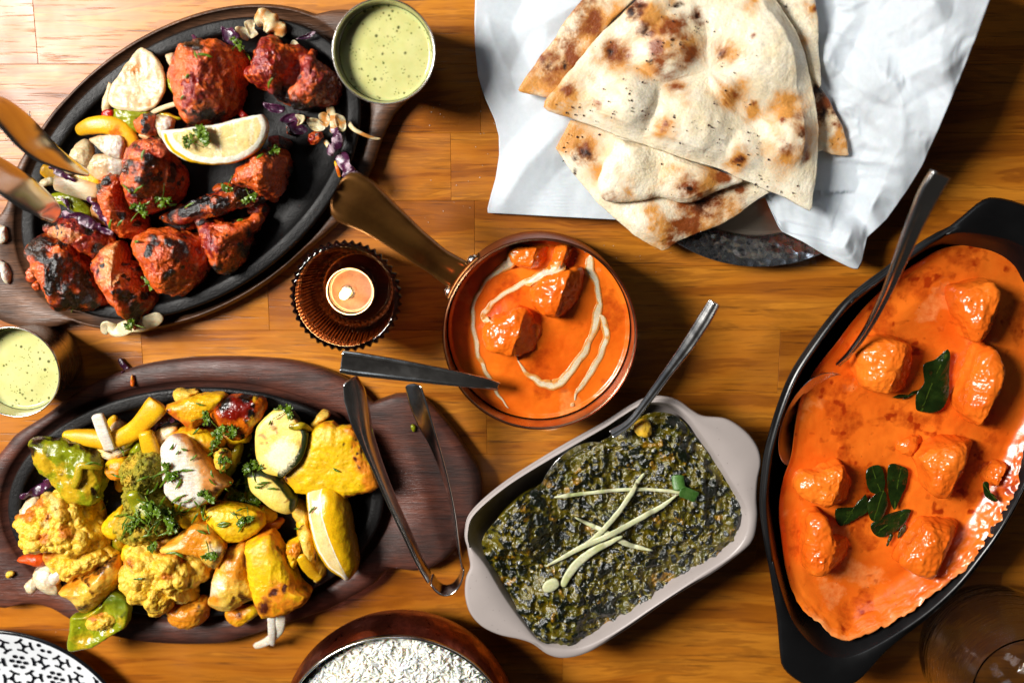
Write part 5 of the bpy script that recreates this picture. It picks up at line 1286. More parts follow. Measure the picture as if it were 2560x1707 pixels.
# lemon wedge with its coriander sprig
lp = q('B', '50,1120 70,1098 240,1080 500,1050 640,1012 770,982 850,965 885,970 918,1050 910,1110 880,1190 800,1285 650,1362 540,1382 430,1390 330,1375 250,1350 120,1270 65,1185')
rind1 = q('B', '50,1120 65,1185 120,1270 250,1350 330,1375 430,1390 540,1382 650,1362 800,1285 880,1190 910,1110 918,1050 885,970')
core1 = q('B', '60,1105 240,1080 500,1050 770,982 850,965')
def lemonmask(V, S, p, seed):
    d = dpath(p, rind1); top = S < 1.03
    pith = sstep(22, 15, d) ; rind = np.maximum(sstep(5, 2.6, d) , (S > 1.06) * (d < 60) * 1.)
    seg = fbm(np.stack([p[:, 0] * .08, p[:, 1] * .012, 0 * d], -1), 1., 2, 4)
    return dict(m1=np.clip(pith + .45 * sstep(.1, .5, seg) + .6 * sstep(6, 3, dpath(p, core1)), 0, 1), m2=rind)
pillow('lemon_wedge', lp, .034, .017, 'lemon', 'lemon wedge lying cut side up on the chicken with a coriander sprig', 'lemon', 'lemon wedges', e=7, teq=.62, na=200, nr=60, amp=((.0006, 60, 2), (.00025, 500, 2)), masks=lemonmask, under=.72, tilt=(-.06, .12))
def sprig(px, s, yaw, label, group, nl=5, seed=1, z=None, up=.0015, name='coriander_sprig', lean=.25):
    r = np.random.default_rng(seed); c = drop(px[0], px[1], up) if z is None else W(px[0], px[1], z)
    V = []; F3 = []
    def lobe(o, ang, L, wd, rise):
        n = 9; b = len(V); d = np.array([math.cos(ang), math.sin(ang)]); s_ = np.array([-d[1], d[0]])
        t_ = np.linspace(0, 1, n); prof = wd * np.sin(np.pi * np.clip(t_ * .93 + .05, 0, 1)) ** .8 * (1 + .35 * np.sin(t_ * 19 + r.uniform(0, 6)))
        ph = r.uniform(0, 6)
        for i in range(n):
            zz = o[2] + rise * t_[i] + .0009 * math.sin(t_[i] * 4 + ph)
            for sd in (1, 0, -1):
                V.append((*(o[:2] + d * L * t_[i] + s_ * prof[i] * sd), zz + (0.0006 if sd else 0) + .0004 * sd * math.sin(ph)))
        for i in range(n - 1):
            for k in (0, 1):
                a = b + 3 * i + k; F3.extend([(a, a + 3, a + 1), (a + 1, a + 3, a + 4)])
    for k in range(nl):
        a = yaw + (k - (nl - 1) / 2) * 2.6 / max(nl - 1, 1) + r.normal(0, .15)
        L = .68 * s * r.uniform(.7, 1.1)
        lobe(c, a, L, L * .20, lean * L * r.uniform(.2, 1))
        o2 = np.array([c[0] + math.cos(a) * L * .5, c[1] + math.sin(a) * L * .5, c[2] + .0005])
        for sg_ in (-.75, .75): lobe(o2, a + sg_ + r.normal(0, .15), L * .5, L * .15, lean * L * .4)
    lobe(c, yaw + math.pi, s * .9, s * .035, -.0005)
    o = put(name, np.array(V), None, np.array(F3), 'herb')
    m = o.modifiers.new('thickness', 'SOLIDIFY'); m.thickness = .0004
    return tag(o, label, 'coriander', group)
GH1, GH2 = 'coriander leaves on the chicken plate', 'coriander leaves on the vegetable plate'
sp = lambda tg, s: q(tg, s)[0]
sprig(sp('B', '330,1165'), .0125, .5, 'feathery coriander sprig on top of the lemon wedge', GH1, 6, 3, up=.003)
sprig(sp('B', '260,1190'), .009, 2.7, 'smaller coriander leaf at the left part of the lemon wedge', GH1, 4, 4, up=.0025)
sprig(sp('B', '620,1440'), .010, 1.1, 'coriander sprig leaning on the orange chunk right of the lemon', GH1, 5, 5)
sprig(sp('B', '570,1560'), .008, 4.2, 'dark coriander leaf below the right half of the lemon wedge', GH1, 4, 6)
sprig(sp('B', '640,380'), .008, .8, 'coriander leaf beside the purple cabbage leaf at the top', GH1, 4, 7)
sprig(sp('B', '1390,1310'), .010, .4, 'shaded coriander leaf near the looped purple ribbon', GH1, 5, 8, up=.004)
sprig(sp('B', '950,1250'), .007, -.6, 'bright coriander leaf on the chunk right of the lemon', GH1, 4, 9)
sprig(sp('B', '850,920'), .009, -.5, 'dark coriander leaf between the top chicken chunks', GH1, 4, 10)
sprig(sp('C', '1370,320'), .010, -1.7, 'long coriander leaf on the blackened centre chunk', GH1, 3, 11)
sprig(sp('C', '1165,430'), .009, .9, 'round coriander leaf at the foot of the blackened centre chunk', GH1, 5, 12)
sprig(sp('C', '2090,300'), .009, -1.2, 'coriander leaf on the charred strip at the right', GH1, 4, 13)
sprig(sp('C', '1240,1040'), .009, .4, 'coriander leaf beside the drumstick piece', GH1, 4, 14)
sprig(sp('C', '1120,1380'), .009, 2.9, 'coriander leaf at the tip of the drumstick piece', GH1, 4, 15)
def shreds(tg, pts, label, group, L=.008, w=.0016, seed=1):
    r = np.random.default_rng(seed)
    for x, y, a, k in pts:
        ox, oy, sc = ZO[tag_(tg)]; cx, cy = ox + x / sc, oy + y / sc
        l = L * k / MMPX / 2; dx, dy = math.cos(a) * l, -math.sin(a) * l
        bx, by = -dy * r.uniform(-.35, .35), dx * r.uniform(-.35, .35)
        strip('herb_shred', onto([(cx - dx, cy - dy), (cx + bx, cy + by), (cx + dx, cy + dy)], .0010), [w * .6, w * r.uniform(.9, 1.4), w * .5], .0006, 'herb', label, 'coriander', group, na=8, sub=4, wiggle=.6, seed=r.integers(99), mem=False)
tag_ = lambda t: t
shreds('B', [(375, 470, -.2, 1.4), (300, 460, -1.2, .8), (930, 700, 1.2, 1.), (730, 470, -.9, .9), (1130, 1205, -.2, 1.), (1300, 205, -.1, 1.2), (1360, 212, -.1, .8), (220, 640, .8, .6), (190, 820, .9, .5), (1455, 215, 1.2, 1.0), (840, 1310, .6, .8)], 'small chopped coriander shred scattered over the red chicken or its tray', 'chopped coriander on the chicken plate', seed=2)
shreds('C', [(1205, -40, 1.3, 1.), (1165, 245, .7, 1.1), (1060, 240, -.8, 1.1), (1005, 530, .9, .8), (1230, 360, .5, .7), (1590, 380, .5, 1.), (1420, 380, .2, .9), (2015, 505, .2, .6), (1450, 375, .2, .8), (595, 1275, 1., .6), (1140, 690, .2, .7), (930, 540, 1.4, .9), (110, 120, 1.3, .9)], 'small chopped coriander shred scattered over the red chicken or its tray', 'chopped coriander on the chicken plate', seed=3)
for s, lb, m in (('-20,560 30,560 50,575 55,690 -20,700', 'white onion bit cut by the left edge on the chicken tray', .012), ('-20,840 20,850 60,890 78,960 70,1030 40,1020 30,950 -20,900', 'curved white onion bit on the left tray lug', .012)):
    veg('onion_bit', q('C', s), m, .006, 'onion', lb, 'onion', 'onion bits on the tray lug', m3=Cq('20,620,120 40,940,120'), na=60, nr=18, cb=.1)

cr3 = np.random.default_rng(31)
for i, (x, y) in enumerate(((560, 470), (600, 560), (690, 470), (640, 520), (560, 610), (650, 400), (700, 420), (330, 560), (470, 560), (420, 640), (520, 640), (250, 640), (300, 430), (730, 330), (760, 300), (480, 330), (620, 610), (700, 360), (380, 600), (560, 300))):
    n_ = cr3.integers(5, 8); k_ = np.linspace(0, 6.283, n_, endpoint=False); rr = cr3.uniform(9, 24, n_)
    pp = np.stack([x + rr * np.cos(k_) * 1.3, y + rr * np.sin(k_)], -1)
    chick(pp, .0098, cr3.uniform(.005, .011), 'small burnt scrap lying low between the red chicken pieces', (), (), (), .2, .3, na=44, nr=14, name='burnt_scrap')['group'] = 'burnt scraps on the chicken plate'

# ------------------------------------------------------------------ spiced vegetable plate
Eq = lambda s: q3('E', s); Fq = lambda s: q3('F', s); Gq = lambda s: q3('G', s); Hq = lambda s: q3('H', s)
GPN, GCF = 'paneer pieces on the vegetable plate', 'cauliflower florets on the vegetable plate'
# lower layer
fr2 = np.random.default_rng(21)
for i in range(64):
    a_, d_ = fr2.uniform(0, 6.283), math.sqrt(fr2.uniform(0, 1))
    X_, Y_ = PL2[0] - 40 + 330 * d_ * math.cos(a_), PL2[1] + 12 + 215 * d_ * math.sin(a_)
    n_ = fr2.integers(5, 8); ro_ = fr2.uniform(0, 6.28); L_, Wd_ = fr2.uniform(26, 52), fr2.uniform(13, 30)
    k_ = np.linspace(0, 6.283, n_, endpoint=False)
    ux = L_ * np.cos(k_) * fr2.uniform(.8, 1.15, n_); uy = Wd_ * np.sin(k_) * fr2.uniform(.8, 1.15, n_)
    pp = np.stack([X_ + ux * math.cos(ro_) - uy * math.sin(ro_), Y_ + ux * math.sin(ro_) + uy * math.cos(ro_)], -1)
    kind_ = fr2.choice(['onion', 'onion', 'paneer', 'ypep', 'gpep'])
    veg({'onion': 'onion_piece', 'paneer': 'paneer_piece', 'ypep': 'pepper_piece', 'gpep': 'pepper_piece'}[kind_], pp, .0098, fr2.uniform(.006, .015), 'tonion' if kind_ == 'onion' else kind_,
        {'onion': 'yellow stained onion piece half hidden under the grilled vegetables', 'paneer': 'yellow paneer bit half hidden under the grilled vegetables', 'ypep': 'yellow pepper bit half hidden under the grilled vegetables', 'gpep': 'green pepper bit half hidden under the grilled vegetables'}[kind_],
        {'onion': 'onion', 'paneer': 'paneer', 'ypep': 'pepper', 'gpep': 'pepper'}[kind_], {'onion': 'onion bits under the grilled vegetables', 'paneer': 'paneer bits under the grilled vegetables', 'ypep': 'yellow pepper bits under the grilled vegetables', 'gpep': 'green pepper bits under the grilled vegetables'}[kind_], na=44, nr=14, cb=.7, e=3.2)
for s, tg, zb, h, lb in (('1080,960 1230,920 1300,1000 1280,1130 1150,1150 1060,1080', 'E', .012, .022, 'orange edged paneer cube left of the broccoli'),
                         ('1650,760 1780,670 1960,650 2140,740 2190,830 2080,880 1900,860 1740,830', 'E', .016, .020, 'paneer piece showing behind the white onion petal'),
                         ('880,230 980,120 1060,60 1100,200 1040,330 930,330', 'G', .012, .022, 'paneer piece between the left cauliflower and the broccoli'),
                         ('1500,-40 1640,-60 1760,20 1780,120 1700,230 1560,250 1480,150', 'G', .012, .024, 'browned paneer lump below the white onion petal'),
                         ('1060,400 1180,340 1200,430 1120,520 1050,500', 'G', .012, .020, 'small orange paneer corner above the central cauliflower')):
    veg('paneer_piece', q(tg, s), zb, h, 'paneer', lb, 'paneer', GPN, cb=.7, e=3.2, na=110, nr=36)
veg('pepper_piece', q('G', '955,330 1000,290 1050,330 1040,440 990,470 950,430'), .016, .010, 'gpep', 'yellow green pepper sliver above the central cauliflower', 'pepper', GPq2, m1=Gq('990,400,60'), na=60, nr=20)
veg('onion_chunk', q('G', '175,130 230,40 330,5 330,150 290,280 235,340 185,230'), .012, .016, 'onion', 'grey onion piece at the left rim under the left cauliflower', 'onion', GO2, cb=.1)
veg('onion_chunk', q('E', '1720,300 1840,290 1960,295 1900,350 1740,400'), .016, .012, 'tonion', 'onion piece at the top rim behind the orange pepper', 'onion', GO2, cb=.2, na=80, nr=24)
veg('onion_chunk', q('F', '1475,440 1520,390 1585,300 1665,335 1600,390 1510,470'), .018, .010, 'tonion', 'onion piece standing at the upper right behind the big paneer slab', 'onion', GO2, cb=.2, na=80, nr=24)
veg('onion_chunk', q('E', '1510,720 1600,650 1760,630 1740,720 1640,800 1590,840 1540,790'), .016, .014, 'tonion', 'pale onion piece left of the white onion petal', 'onion', GO2, m3=Eq('1640,720,120'), na=80, nr=24)
veg('onion_chunk', q('E', '940,850 1060,900 1180,880 1260,850 1330,790 1260,900 1150,950 1040,940'), .016, .014, 'tonion', 'creamy onion piece under the upright white strip', 'onion', GO2, m3=Eq('1150,900,150'), na=80, nr=24)
veg('onion_chunk', q('E', '1170,800 1220,740 1310,750 1310,830 1240,880 1180,870'), .022, .010, 'tonion', 'ragged onion curl right of the upright white strip', 'onion', GO2, m3=Eq('1250,810,100'), na=80, nr=24, amp=.002)
veg('onion_chunk', q('E', '1090,650 1150,600 1210,640 1120,690'), .018, .010, 'onion', 'onion corner above the long yellow pepper strip', 'onion', GO2, na=60, nr=20)
veg('pepper_piece', q('E', '1270,910 1330,830 1400,770 1430,870 1350,920'), .018, .012, 'gpep', 'light green pepper strip left of the pale yellow stub', 'pepper', GPq2, na=60, nr=20, cb=.15)
strip('pepper_sliver', pz(q('E', '1060,650 1100,600 1135,545'), [.020, .022, .023]), [.004, .006, .003], .003, 'ypep', 'thin charred pepper sliver near the top left', 'pepper', GPq2)
strip('pepper_strip', pz(q('E', '620,730 760,745 900,760 1050,780 1180,755 1320,680 1440,560 1510,470 1560,410'), [.022, .024, .026, .027, .029, .031, .033, .034, .033]), [.007, .0105, .011, .0115, .0115, .0125, .0135, .0145, .014], .009, 'ypep', 'long bent yellow pepper strip across the top left of the vegetable plate', 'pepper', GPq2, masks=lambda V, u, p, s: dict(m1=.25 * sstep(.1, .5, fbm(V, 90, 3, 5))), amp=((.0012, 60, 2),))
strip('onion_strip', pz(q('E', '950,525 985,620 1020,720 1055,800 1085,880'), [.038, .037, .036, .034, .032]), [.0075, .0078, .0078, .0075, .0075], .004, 'onion', 'upright white onion strip crossing the long yellow pepper', 'onion', GO2, e=5, masks=lambda V, u, p, s: dict(m3=np.full(len(V), .8), m1=.35 * sstep(.2, .5, fbm(V, 100, 3, 3))))
strip('pepper_strip', pz(q('E', '1420,690 1450,780 1480,870 1520,930'), [.034, .034, .033, .03]), [.0085, .0105, .0115, .010], .008, 'ypep', 'pale yellow pepper stub above the broccoli', 'pepper', GPq2, masks=lambda V, u, p, s: dict(m3=np.zeros(len(V))))
veg('pepper_cup', q('E', '335,765 440,755 530,765 650,755 800,795 945,855 1005,960 1045,1060 1050,1200 985,1370 860,1375 700,1340 620,1250 520,1150 420,1030 370,900'), .014, .024, 'gpep', 'large blistered green pepper piece with charred rim at the upper left', 'pepper', GPq2,
    Eq('430,920,90 480,1050,80 560,1180,80 700,1300,120 880,1150,110 900,1280,90'), Eq('400,790,80 560,770,60 720,770,70 860,820,60 950,870,50 360,850,60 520,900,36,.8 980,1300,60,.8 590,1120,30,.7'), Eq('700,950,150,.35'), amp=.0022, e=3.2, cup=.004, na=150, nr=50)
strip('pepper_rib', onto(q('E', '720,1260 760,1150 790,1040 900,1040 1000,1050'), .0016), [.004, .0055, .005, .004, .003], .0035, 'gpep', 'pale ribs inside the blistered green pepper', 'pepper', GPq2, na=10, masks=lambda V, u, p, s: dict(m1=np.full(len(V), .55)))
def floret(px, zb, h, label, mat='caul', group=GCF, cat='cauliflower', brown=(), dark=(), pale=(), seed=1, fr=150, amp=.0052, name='cauliflower_floret', na=210, nr=80, e=2.3, fine=.0004):
    def masks(V, S, p, s):
        f, g = fbm(V, 70, 4, s), fbm(V, 200, 3, s + 2); w = worley(V, fr, seed)
        return dict(m1=np.clip(gsp(p, brown) * (1 + .8 * g) + .45 * sstep(.15, .5, f), 0, 1), m2=np.clip(gsp(p, dark) * (1 + g), 0, 1), m3=np.clip(gsp(p, pale) * (1 + g) + .0, 0, 1))
    def sh(V, S, p):
        c = V[np.argmin(S)]; d = V - np.array([c[0], c[1], V[:, 2].min()]); d /= np.linalg.norm(d, axis=1)[:, None] + 1e-9
        w = worley(V + .003 * fbm(V, 60, 2, seed)[:, None], fr, seed); w2 = worley(V, fr * 3.1, seed + 7); w3 = worley(V, fr * .42, seed + 5)
        k = np.clip((2 - S) * 2, 0, 1)
        D = amp * .95 * (.42 - w * w * 1.1) + amp * 1.1 * (.42 - w3 * w3 * 1.1) + amp * .2 * (.42 - w2 * w2 * 1.1)
        return V + d * (D * k)[:, None]
    return pillow(name, px, zb, h, mat, label, cat, group, e=e, teq=.3, na=na, nr=nr, amp=((fine, 500, 2), (.0015, 70, 2)), masks=masks, shape=sh)
floret(q('G', '150,205 240,140 330,60 400,5 520,-50 650,10 720,120 820,240 885,330 860,440 700,505 500,450 340,440 205,440 180,300'), .012, .034, 'cauliflower floret at the far left with a pale stem and browned tips', brown=Gq('240,160,50 390,190,40 540,300,80 350,370,60 350,90,40'), dark=Gq('395,185,16 250,150,18'), pale=Gq('440,60,60 470,130,50 380,240,40'), seed=2)
floret(q('G', '375,500 440,450 560,420 760,420 900,400 990,470 850,600 700,660 560,690 440,610'), .014, .027, 'dull cauliflower floret below the far left one', brown=Gq('400,490,60'), seed=3, fr=210, amp=.003)
floret(q('G', '1020,640 1050,540 1080,460 1130,400 1200,345 1360,380 1550,395 1690,510 1735,620 1700,720 1610,770 1640,860 1500,830 1380,965 1290,965 1240,880 1130,845 1040,770'), .012, .038, 'big central cauliflower floret with many knobs at the lower plate', brown=Gq('1110,600,50 1400,450,60 1520,500,60 1410,680,50'), dark=Gq('1105,610,22 1400,440,24'), seed=4, fr=135)
for s, lb, sd in (('1230,830 1300,790 1380,840 1390,960 1300,970 1240,890', 'pale yellow cauliflower stalk under the big central floret', 5), ('1420,790 1500,790 1600,800 1640,860 1560,880 1480,860', 'sideways cauliflower stalk under the big central floret', 6)):
    floret(q('G', s), .016, .018, lb, seed=sd, fr=110, amp=.002, na=90, nr=30, pale=Gq('1320,870,120 1520,830,120'))
floret(q('E', '1200,1000 1260,940 1380,890 1480,870 1580,920 1600,1040 1590,1160 1500,1240 1380,1270 1270,1240 1210,1130'), .016, .034, 'yellow green broccoli head left of the white onion petal', 'broc', 'broccoli florets', 'broccoli', brown=Eq('1270,990,90,.9 1260,1180,80,.8'), dark=Eq('1440,960,90,.5 1330,1180,60,.5'), seed=8, fr=330, amp=.0022, name='broccoli_floret', fine=.0012)
floret(q('G', '970,250 1020,140 1080,60 1040,-60 1150,-110 1300,-60 1450,30 1540,130 1500,250 1380,330 1200,390 1060,370 980,310'), .014, .033, 'larger green broccoli floret with a broad stalk above the central cauliflower', 'broc', 'broccoli florets', 'broccoli', brown=Gq('1050,260,110,.7 1200,330,110,.6'), dark=Gq('1450,120,80,.6'), seed=9, fr=300, amp=.0026, name='broccoli_floret', fine=.0012)
strip('broccoli_stalk', onto(q('G', '1100,-40 1160,50 1200,120 1240,190'), .001), [.008, .011, .012, .009], .006, 'gpep', 'smooth pale green stalk on the larger broccoli floret', 'broccoli', 'broccoli florets', masks=lambda V, u, p, s: dict(m1=.3 * np.ones(len(V))))
floret(q('F', '525,750 560,690 640,680 690,760 680,850 610,890 550,840'), .034, .012, 'tiny orange cauliflower crumb right of the white onion petal', seed=10, fr=300, amp=.0016, na=90, nr=30, brown=Fq('670,760,50'), dark=Fq('650,690,30'))
veg('pepper_piece', q('F', '65,260 200,198 380,138 560,118 665,150 605,240 500,320 430,400 330,452 220,405 120,330'), .022, .016, 'ypep', 'broad orange yellow pepper piece at the top with a toasted lower edge', 'pepper', GPq2, Fq('150,350,60 250,420,60 380,440,60 90,270,30'), Fq('75,258,14 400,140,30,.7'), cb=.12, e=3.4, tilt=(-.05, .1), na=140, nr=44)
veg('pepper_piece', q('F', '690,150 850,148 1000,168 1035,260 1005,380 940,450 860,565 760,585 680,545 600,470 495,330 560,250'), .021, .018, 'rpep', 'heavily charred orange pepper piece at the top beside the yellow one', 'pepper', GPq2, Fq('720,290,140 880,200,120,.8 760,520,90,.7'), Fq('650,220,90 590,270,60 900,330,44 930,250,40 870,420,44 700,570,50 800,570,40 850,160,70 960,170,60'), Fq('930,400,60 950,210,30,.8'), cb=.3, e=3.4, na=150, nr=48, amp=.0014)
rz = q('F', '1260,275 1340,330 1395,420 1405,560 1375,700 1305,825 1170,915')
def zmask(path, wdt, inner):
    def f(V, S, p, seed):
        d = dpath(p, path)
        return dict(m1=np.where((S > .985) & (d < 26), 1., sstep(wdt, wdt * .6, d) * 1.), m2=.6 * gsp(p, inner) + .3 * sstep(.25, .5, fbm(V, 110, 3, seed)), m3=gsp(p, Fq('1200,680,130 1180,780,120')))
    return f
pillow('courgette_slice', q('F', '960,450 1040,350 1130,285 1260,275 1345,325 1400,420 1460,520 1450,640 1400,760 1310,850 1220,925 1160,915 1050,885 980,805 945,700 940,560'), .027, .012, 'zucc', 'round courgette slice with a dark green rind at the upper right', 'courgette', 'courgette slices', e=6, teq=.5, na=150, nr=50, amp=((.0008, 80, 3),),
       masks=zmask(q('F', '1270,270 1350,320 1410,420 1462,520 1450,640 1400,760 1310,850 1220,925'), 21, Fq('1100,450,50 1110,480,30 1310,440,40 1020,620,30 980,550,30 1370,630,40')), tilt=(.10, -.10))
strip('courgette_seedskin', onto(q('F', '1260,450 1320,460 1400,450 1500,500'), .0012), [.003, .0045, .005, .003], .0018, 'gpep', 'dry brown skin scrap on the edge of the round courgette slice', 'courgette', 'courgette slices', na=8, masks=lambda V, u, p, s: dict(m1=np.full(len(V), .5), m2=.5 * sstep(0, .4, fbm(V, 200, 2, 3))))
pillow('courgette_slice', q('F', '870,890 990,865 1130,910 1230,1000 1310,1110 1355,1150 1335,1245 1250,1292 1100,1232 980,1150 885,1050'), .024, .016, 'zucc', 'half courgette piece with its green skin turned up beside the lemon wedge', 'courgette', 'courgette slices', e=3, teq=.4, na=140, nr=46, amp=((.0009, 80, 3),),
       masks=zmask(q('F', '880,880 990,865 1130,910 1230,1000 1310,1110 1355,1150 1345,1230'), 26, Fq('1250,1180,30')), tilt=(0, -.1))
veg('paneer_piece', q('F', '1530,440 1620,405 1700,400 1750,440 1880,430 1930,470 1980,570 2050,720 2120,880 2155,1020 2080,1070 1940,1105 1820,1135 1740,1080 1640,1070 1430,1105 1330,1090 1220,940 1330,830 1420,700 1460,560'), .020, .017, 'paneer', 'big flat yellow paneer slab with grill marks at the right end', 'paneer', GPN,
    Fq('1900,640,60 2080,960,110 2000,800,90 1900,480,70 1840,450,50,.7 1920,750,40 2130,1020,60'), Fq('1780,655,30,.9 1860,660,28,.9 1920,745,28,.9 1960,700,16,.9 1950,810,26,.8'), Fq('1700,480,110,.3'), sharp=True, e=5, tilt=(.03, .05), cb=.15, na=160, nr=50)
veg('paneer_piece', q('F', '420,1260 480,1205 700,1195 900,1245 1010,1300 1032,1420 960,1485 820,1565 640,1570 500,1450'), .020, .018, 'paneer', 'smooth paneer piece in the middle below the courgette half', 'paneer', GPN, Fq('980,1320,50,.7'), (), Fq('560,1340,70,.5'), sharp=True, e=3.6, cb=.2, na=130, nr=42)
pillow('onion_petal', q('F', '30,680 60,600 130,540 230,548 330,588 400,680 475,760 560,880 645,960 705,1010 645,1065 560,1155 500,1190 380,1235 280,1235 130,1175 65,1080 45,900'), .030, .018, 'onion', 'large white onion petal with a toasted right side in the centre of the vegetable plate', 'onion', GO2, e=4.5, teq=.3, na=160, nr=50, amp=((.0014, 55, 3), (.0006, 200, 3)), tilt=(-.02, 0),
       masks=lambda V, S, p, s: (lambda t: dict(m1=np.clip(.75 * sstep(-10, 30, t + 30 * fbm(V, 90, 3, 4)) + .9 * sstep(.8, 1, S) * (t > -20) + gsp(p, Fq('250,920,60,.7 300,1100,80,.7')), 0, 1) * (1 + .5 * fbm(V, 120, 3, s)), m2=gsp(p, Fq('560,1090,50,.9 600,1040,40,.7')), m3=.72 * sstep(20, -20, t + 25 * fbm(V, 120, 3, 6))))((p[:, 0] - 489) + (p[:, 1] - 1190) * -.35))
pillow('lemon_wedge', q('S', '818,1195 790,1207 767,1220 765,1243 768,1270 770,1294 783,1350 794,1380 820,1420 856,1445 873,1451 896,1416 893,1365 886,1335 880,1294 872,1262 859,1236 850,1218 839,1206'), .018, .026, 'lemon', 'upright lemon wedge with its yellow rind facing right on the vegetable plate', 'lemon', 'lemon wedges', e=2.3, teq=.3, na=170, nr=60, amp=((.0003, 300, 2),), under=.8,
       masks=lambda V, S, p, s: (lambda x: dict(m1=np.clip(sstep(5, 0, np.abs(x)) + sstep(9, 5, dpath(p, q('S', '767,1220 765,1243 768,1270 770,1294 783,1350 794,1380 820,1420 856,1445 873,1451'))), 0, 1), m2=np.maximum(sstep(-2, 3, x), 1. * (dpath(p, q('S', '767,1220 765,1243 768,1270 770,1294 783,1350 794,1380 820,1420 856,1445')) < 2.5))))(p[:, 0] - np.interp(p[:, 1], [1195, 1240, 1294, 1340, 1390, 1440, 1451], [812, 800, 806, 820, 840, 866, 873])))
veg('onion_half', q('G', '500,790 560,740 640,690 800,620 980,495 1035,600 985,740 900,855 770,950 680,960 600,850'), .016, .028, 'tonion', 'shiny amber onion half with charred top edge at the lower left', 'onion', GO2,
    Gq('620,760,90,.8 800,660,100,.8 960,540,70,.8 850,850,150,.45'), Gq('720,660,36 770,700,40 900,570,60 960,530,30 700,930,50 790,790,34,.7 850,620,36'), cb=.5, e=2.4, na=150, nr=50, tilt=(0, .12))
veg('onion_chunk', q('G', '285,640 360,580 440,585 485,700 505,815 400,805 310,745'), .018, .012, 'onion', 'smooth white onion piece at the lower left rim', 'onion', GO2, m3=Gq('380,690,120,.6'), cb=.05, na=80, nr=28)
veg('onion_chunk', q('G', '420,690 470,620 525,610 525,680 470,740'), .026, .008, 'onion', 'small bright onion corner beside the amber onion half', 'onion', GO2, m3=Gq('480,670,80'), cb=.05, na=60, nr=20)
veg('onion_bit', q('G', '218,745 285,685 320,735 268,805'), .020, .006, 'onion', 'small square onion bit sitting on the lower left rim', 'onion', GO2, m3=Gq('270,745,60,.5'), cb=.05, na=50, nr=18, e=4)
veg('carrot_slice', q('G', '150,530 250,490 380,500 372,580 270,565'), .020, .008, 'carrot', 'pointed orange carrot slice at the left rim of the vegetable plate', 'carrot', None, na=60, nr=20)
veg('pepper_cup', q('G', '640,1232 622,1190 635,1060 650,960 760,945 900,855 985,755 1080,790 1135,860 1125,940 1095,1040 980,1115 850,1200 740,1230'), .016, .016, 'gpep', 'green pepper cup hanging over the bottom rim with a cauliflower crumb inside', 'pepper', GPq2, Gq('700,1190,80,.7 900,1120,60,.6 1050,1030,50,.7'), Gq('1055,970,30,.8'), Gq('1000,850,120,.7'), e=4, cup=.007, na=140, nr=46)
floret(q('G', '720,1070 770,1010 850,985 940,1000 970,1060 900,1100 820,1115 760,1110'), .029, .011, 'cauliflower crumb lying in the green pepper cup', seed=12, fr=230, amp=.002, na=100, nr=34, brown=Gq('840,1000,60 780,1040,30'))
veg('onion_end', q('G', '1340,870 1450,890 1600,880 1740,860 1750,980 1640,1085 1460,1065 1400,950'), .014, .020, 'tonion', 'browned onion root end below the big central cauliflower', 'onion', GO2, Gq('1550,980,260'), Gq('1690,940,50 1500,950,40,.8 1610,900,50,.6'), cb=1., amp=.002)
veg('onion_petal', q('G', '1900,455 1980,410 2065,365 2110,480 2120,650 2190,820 2090,875 1920,955 1760,905 1775,800 1785,700 1830,570'), .018, .024, 'tonion', 'tall pale onion petal with a black lower edge beside the lower paneer block', 'onion', GO2,
    Gq('1810,830,80,.7 2040,600,260,.42'), Gq('1960,890,44 2050,870,40 2140,850,40'), Gq('1810,740,90,.8'), cb=.3, e=2.5, na=140, nr=46)
veg('onion_petal', q('G', '1350,420 1500,330 1640,215 1750,220 1870,320 1905,430 1860,545 1790,615 1765,500 1700,480 1600,450 1450,450'), .024, .020, 'tonion', 'curled onion petal with a burnt right rim above the tall pale one', 'onion', GO2, Gq('1750,250,130,.7 1600,380,200,.55 1870,400,60,.6'), Gq('1890,440,34 1820,580,44 1850,530,30'), Gq('1820,450,70'), e=3., cup=.003, cb=.5)
veg('paneer_piece', q('H', '60,375 160,320 270,278 330,370 400,500 470,640 520,750 605,790 540,880 430,935 300,985 200,990 140,900 100,760 70,560'), .016, .028, 'paneer', 'tall ridged paneer block at the lower right of the group', 'paneer', GPN, Hq('270,320,110,.9 330,810,90 480,780,80 560,830,80 420,920,120 230,960,120'), Hq('340,470,40,.8 280,810,36,.8 380,790,30,.8 560,810,50,.8 210,920,70,.9'), sharp=True, e=4, tilt=(.04, 0), cb=.25, na=150, nr=48)
veg('paneer_scrap', q('G', '1890,960 2000,930 2150,900 2180,960 2060,1060 1980,1080 1910,1030'), .016, .012, 'paneer', 'thin browned paneer scrap under the black edge of the tall onion petal', 'paneer', GPN, Gq('1960,1000,120'), Gq('1980,1000,40,.8'), cb=.6)
veg('onion_chunk', q('H', '490,290 585,250 640,400 645,560 570,585 520,420'), .016, .018, 'tonion', 'pale green onion piece left of the upright lemon wedge', 'onion', GO2, cb=.25, na=80, nr=28)
veg('onion_chunk', q('H', '625,520 720,560 725,650 660,720 615,680'), .012, .016, 'tonion', 'shaded onion piece under the upright lemon wedge', 'onion', GO2, cb=.15, na=80, nr=28)
veg('onion_chunk', q('H', '540,130 580,150 590,250 560,240'), .018, .016, 'tonion', 'thin pale onion slip beside the upper half of the upright lemon', 'onion', GO2, cb=.15, na=60, nr=20)
strip('onion_thread', pz(q('H', '500,490 560,580 620,650 680,690'), [.034, .031, .027, .025]), [.006, .0085, .008, .005], .004, 'ypep', 'thick yellow stained onion thread right of the tall ridged paneer', 'onion', GO2)
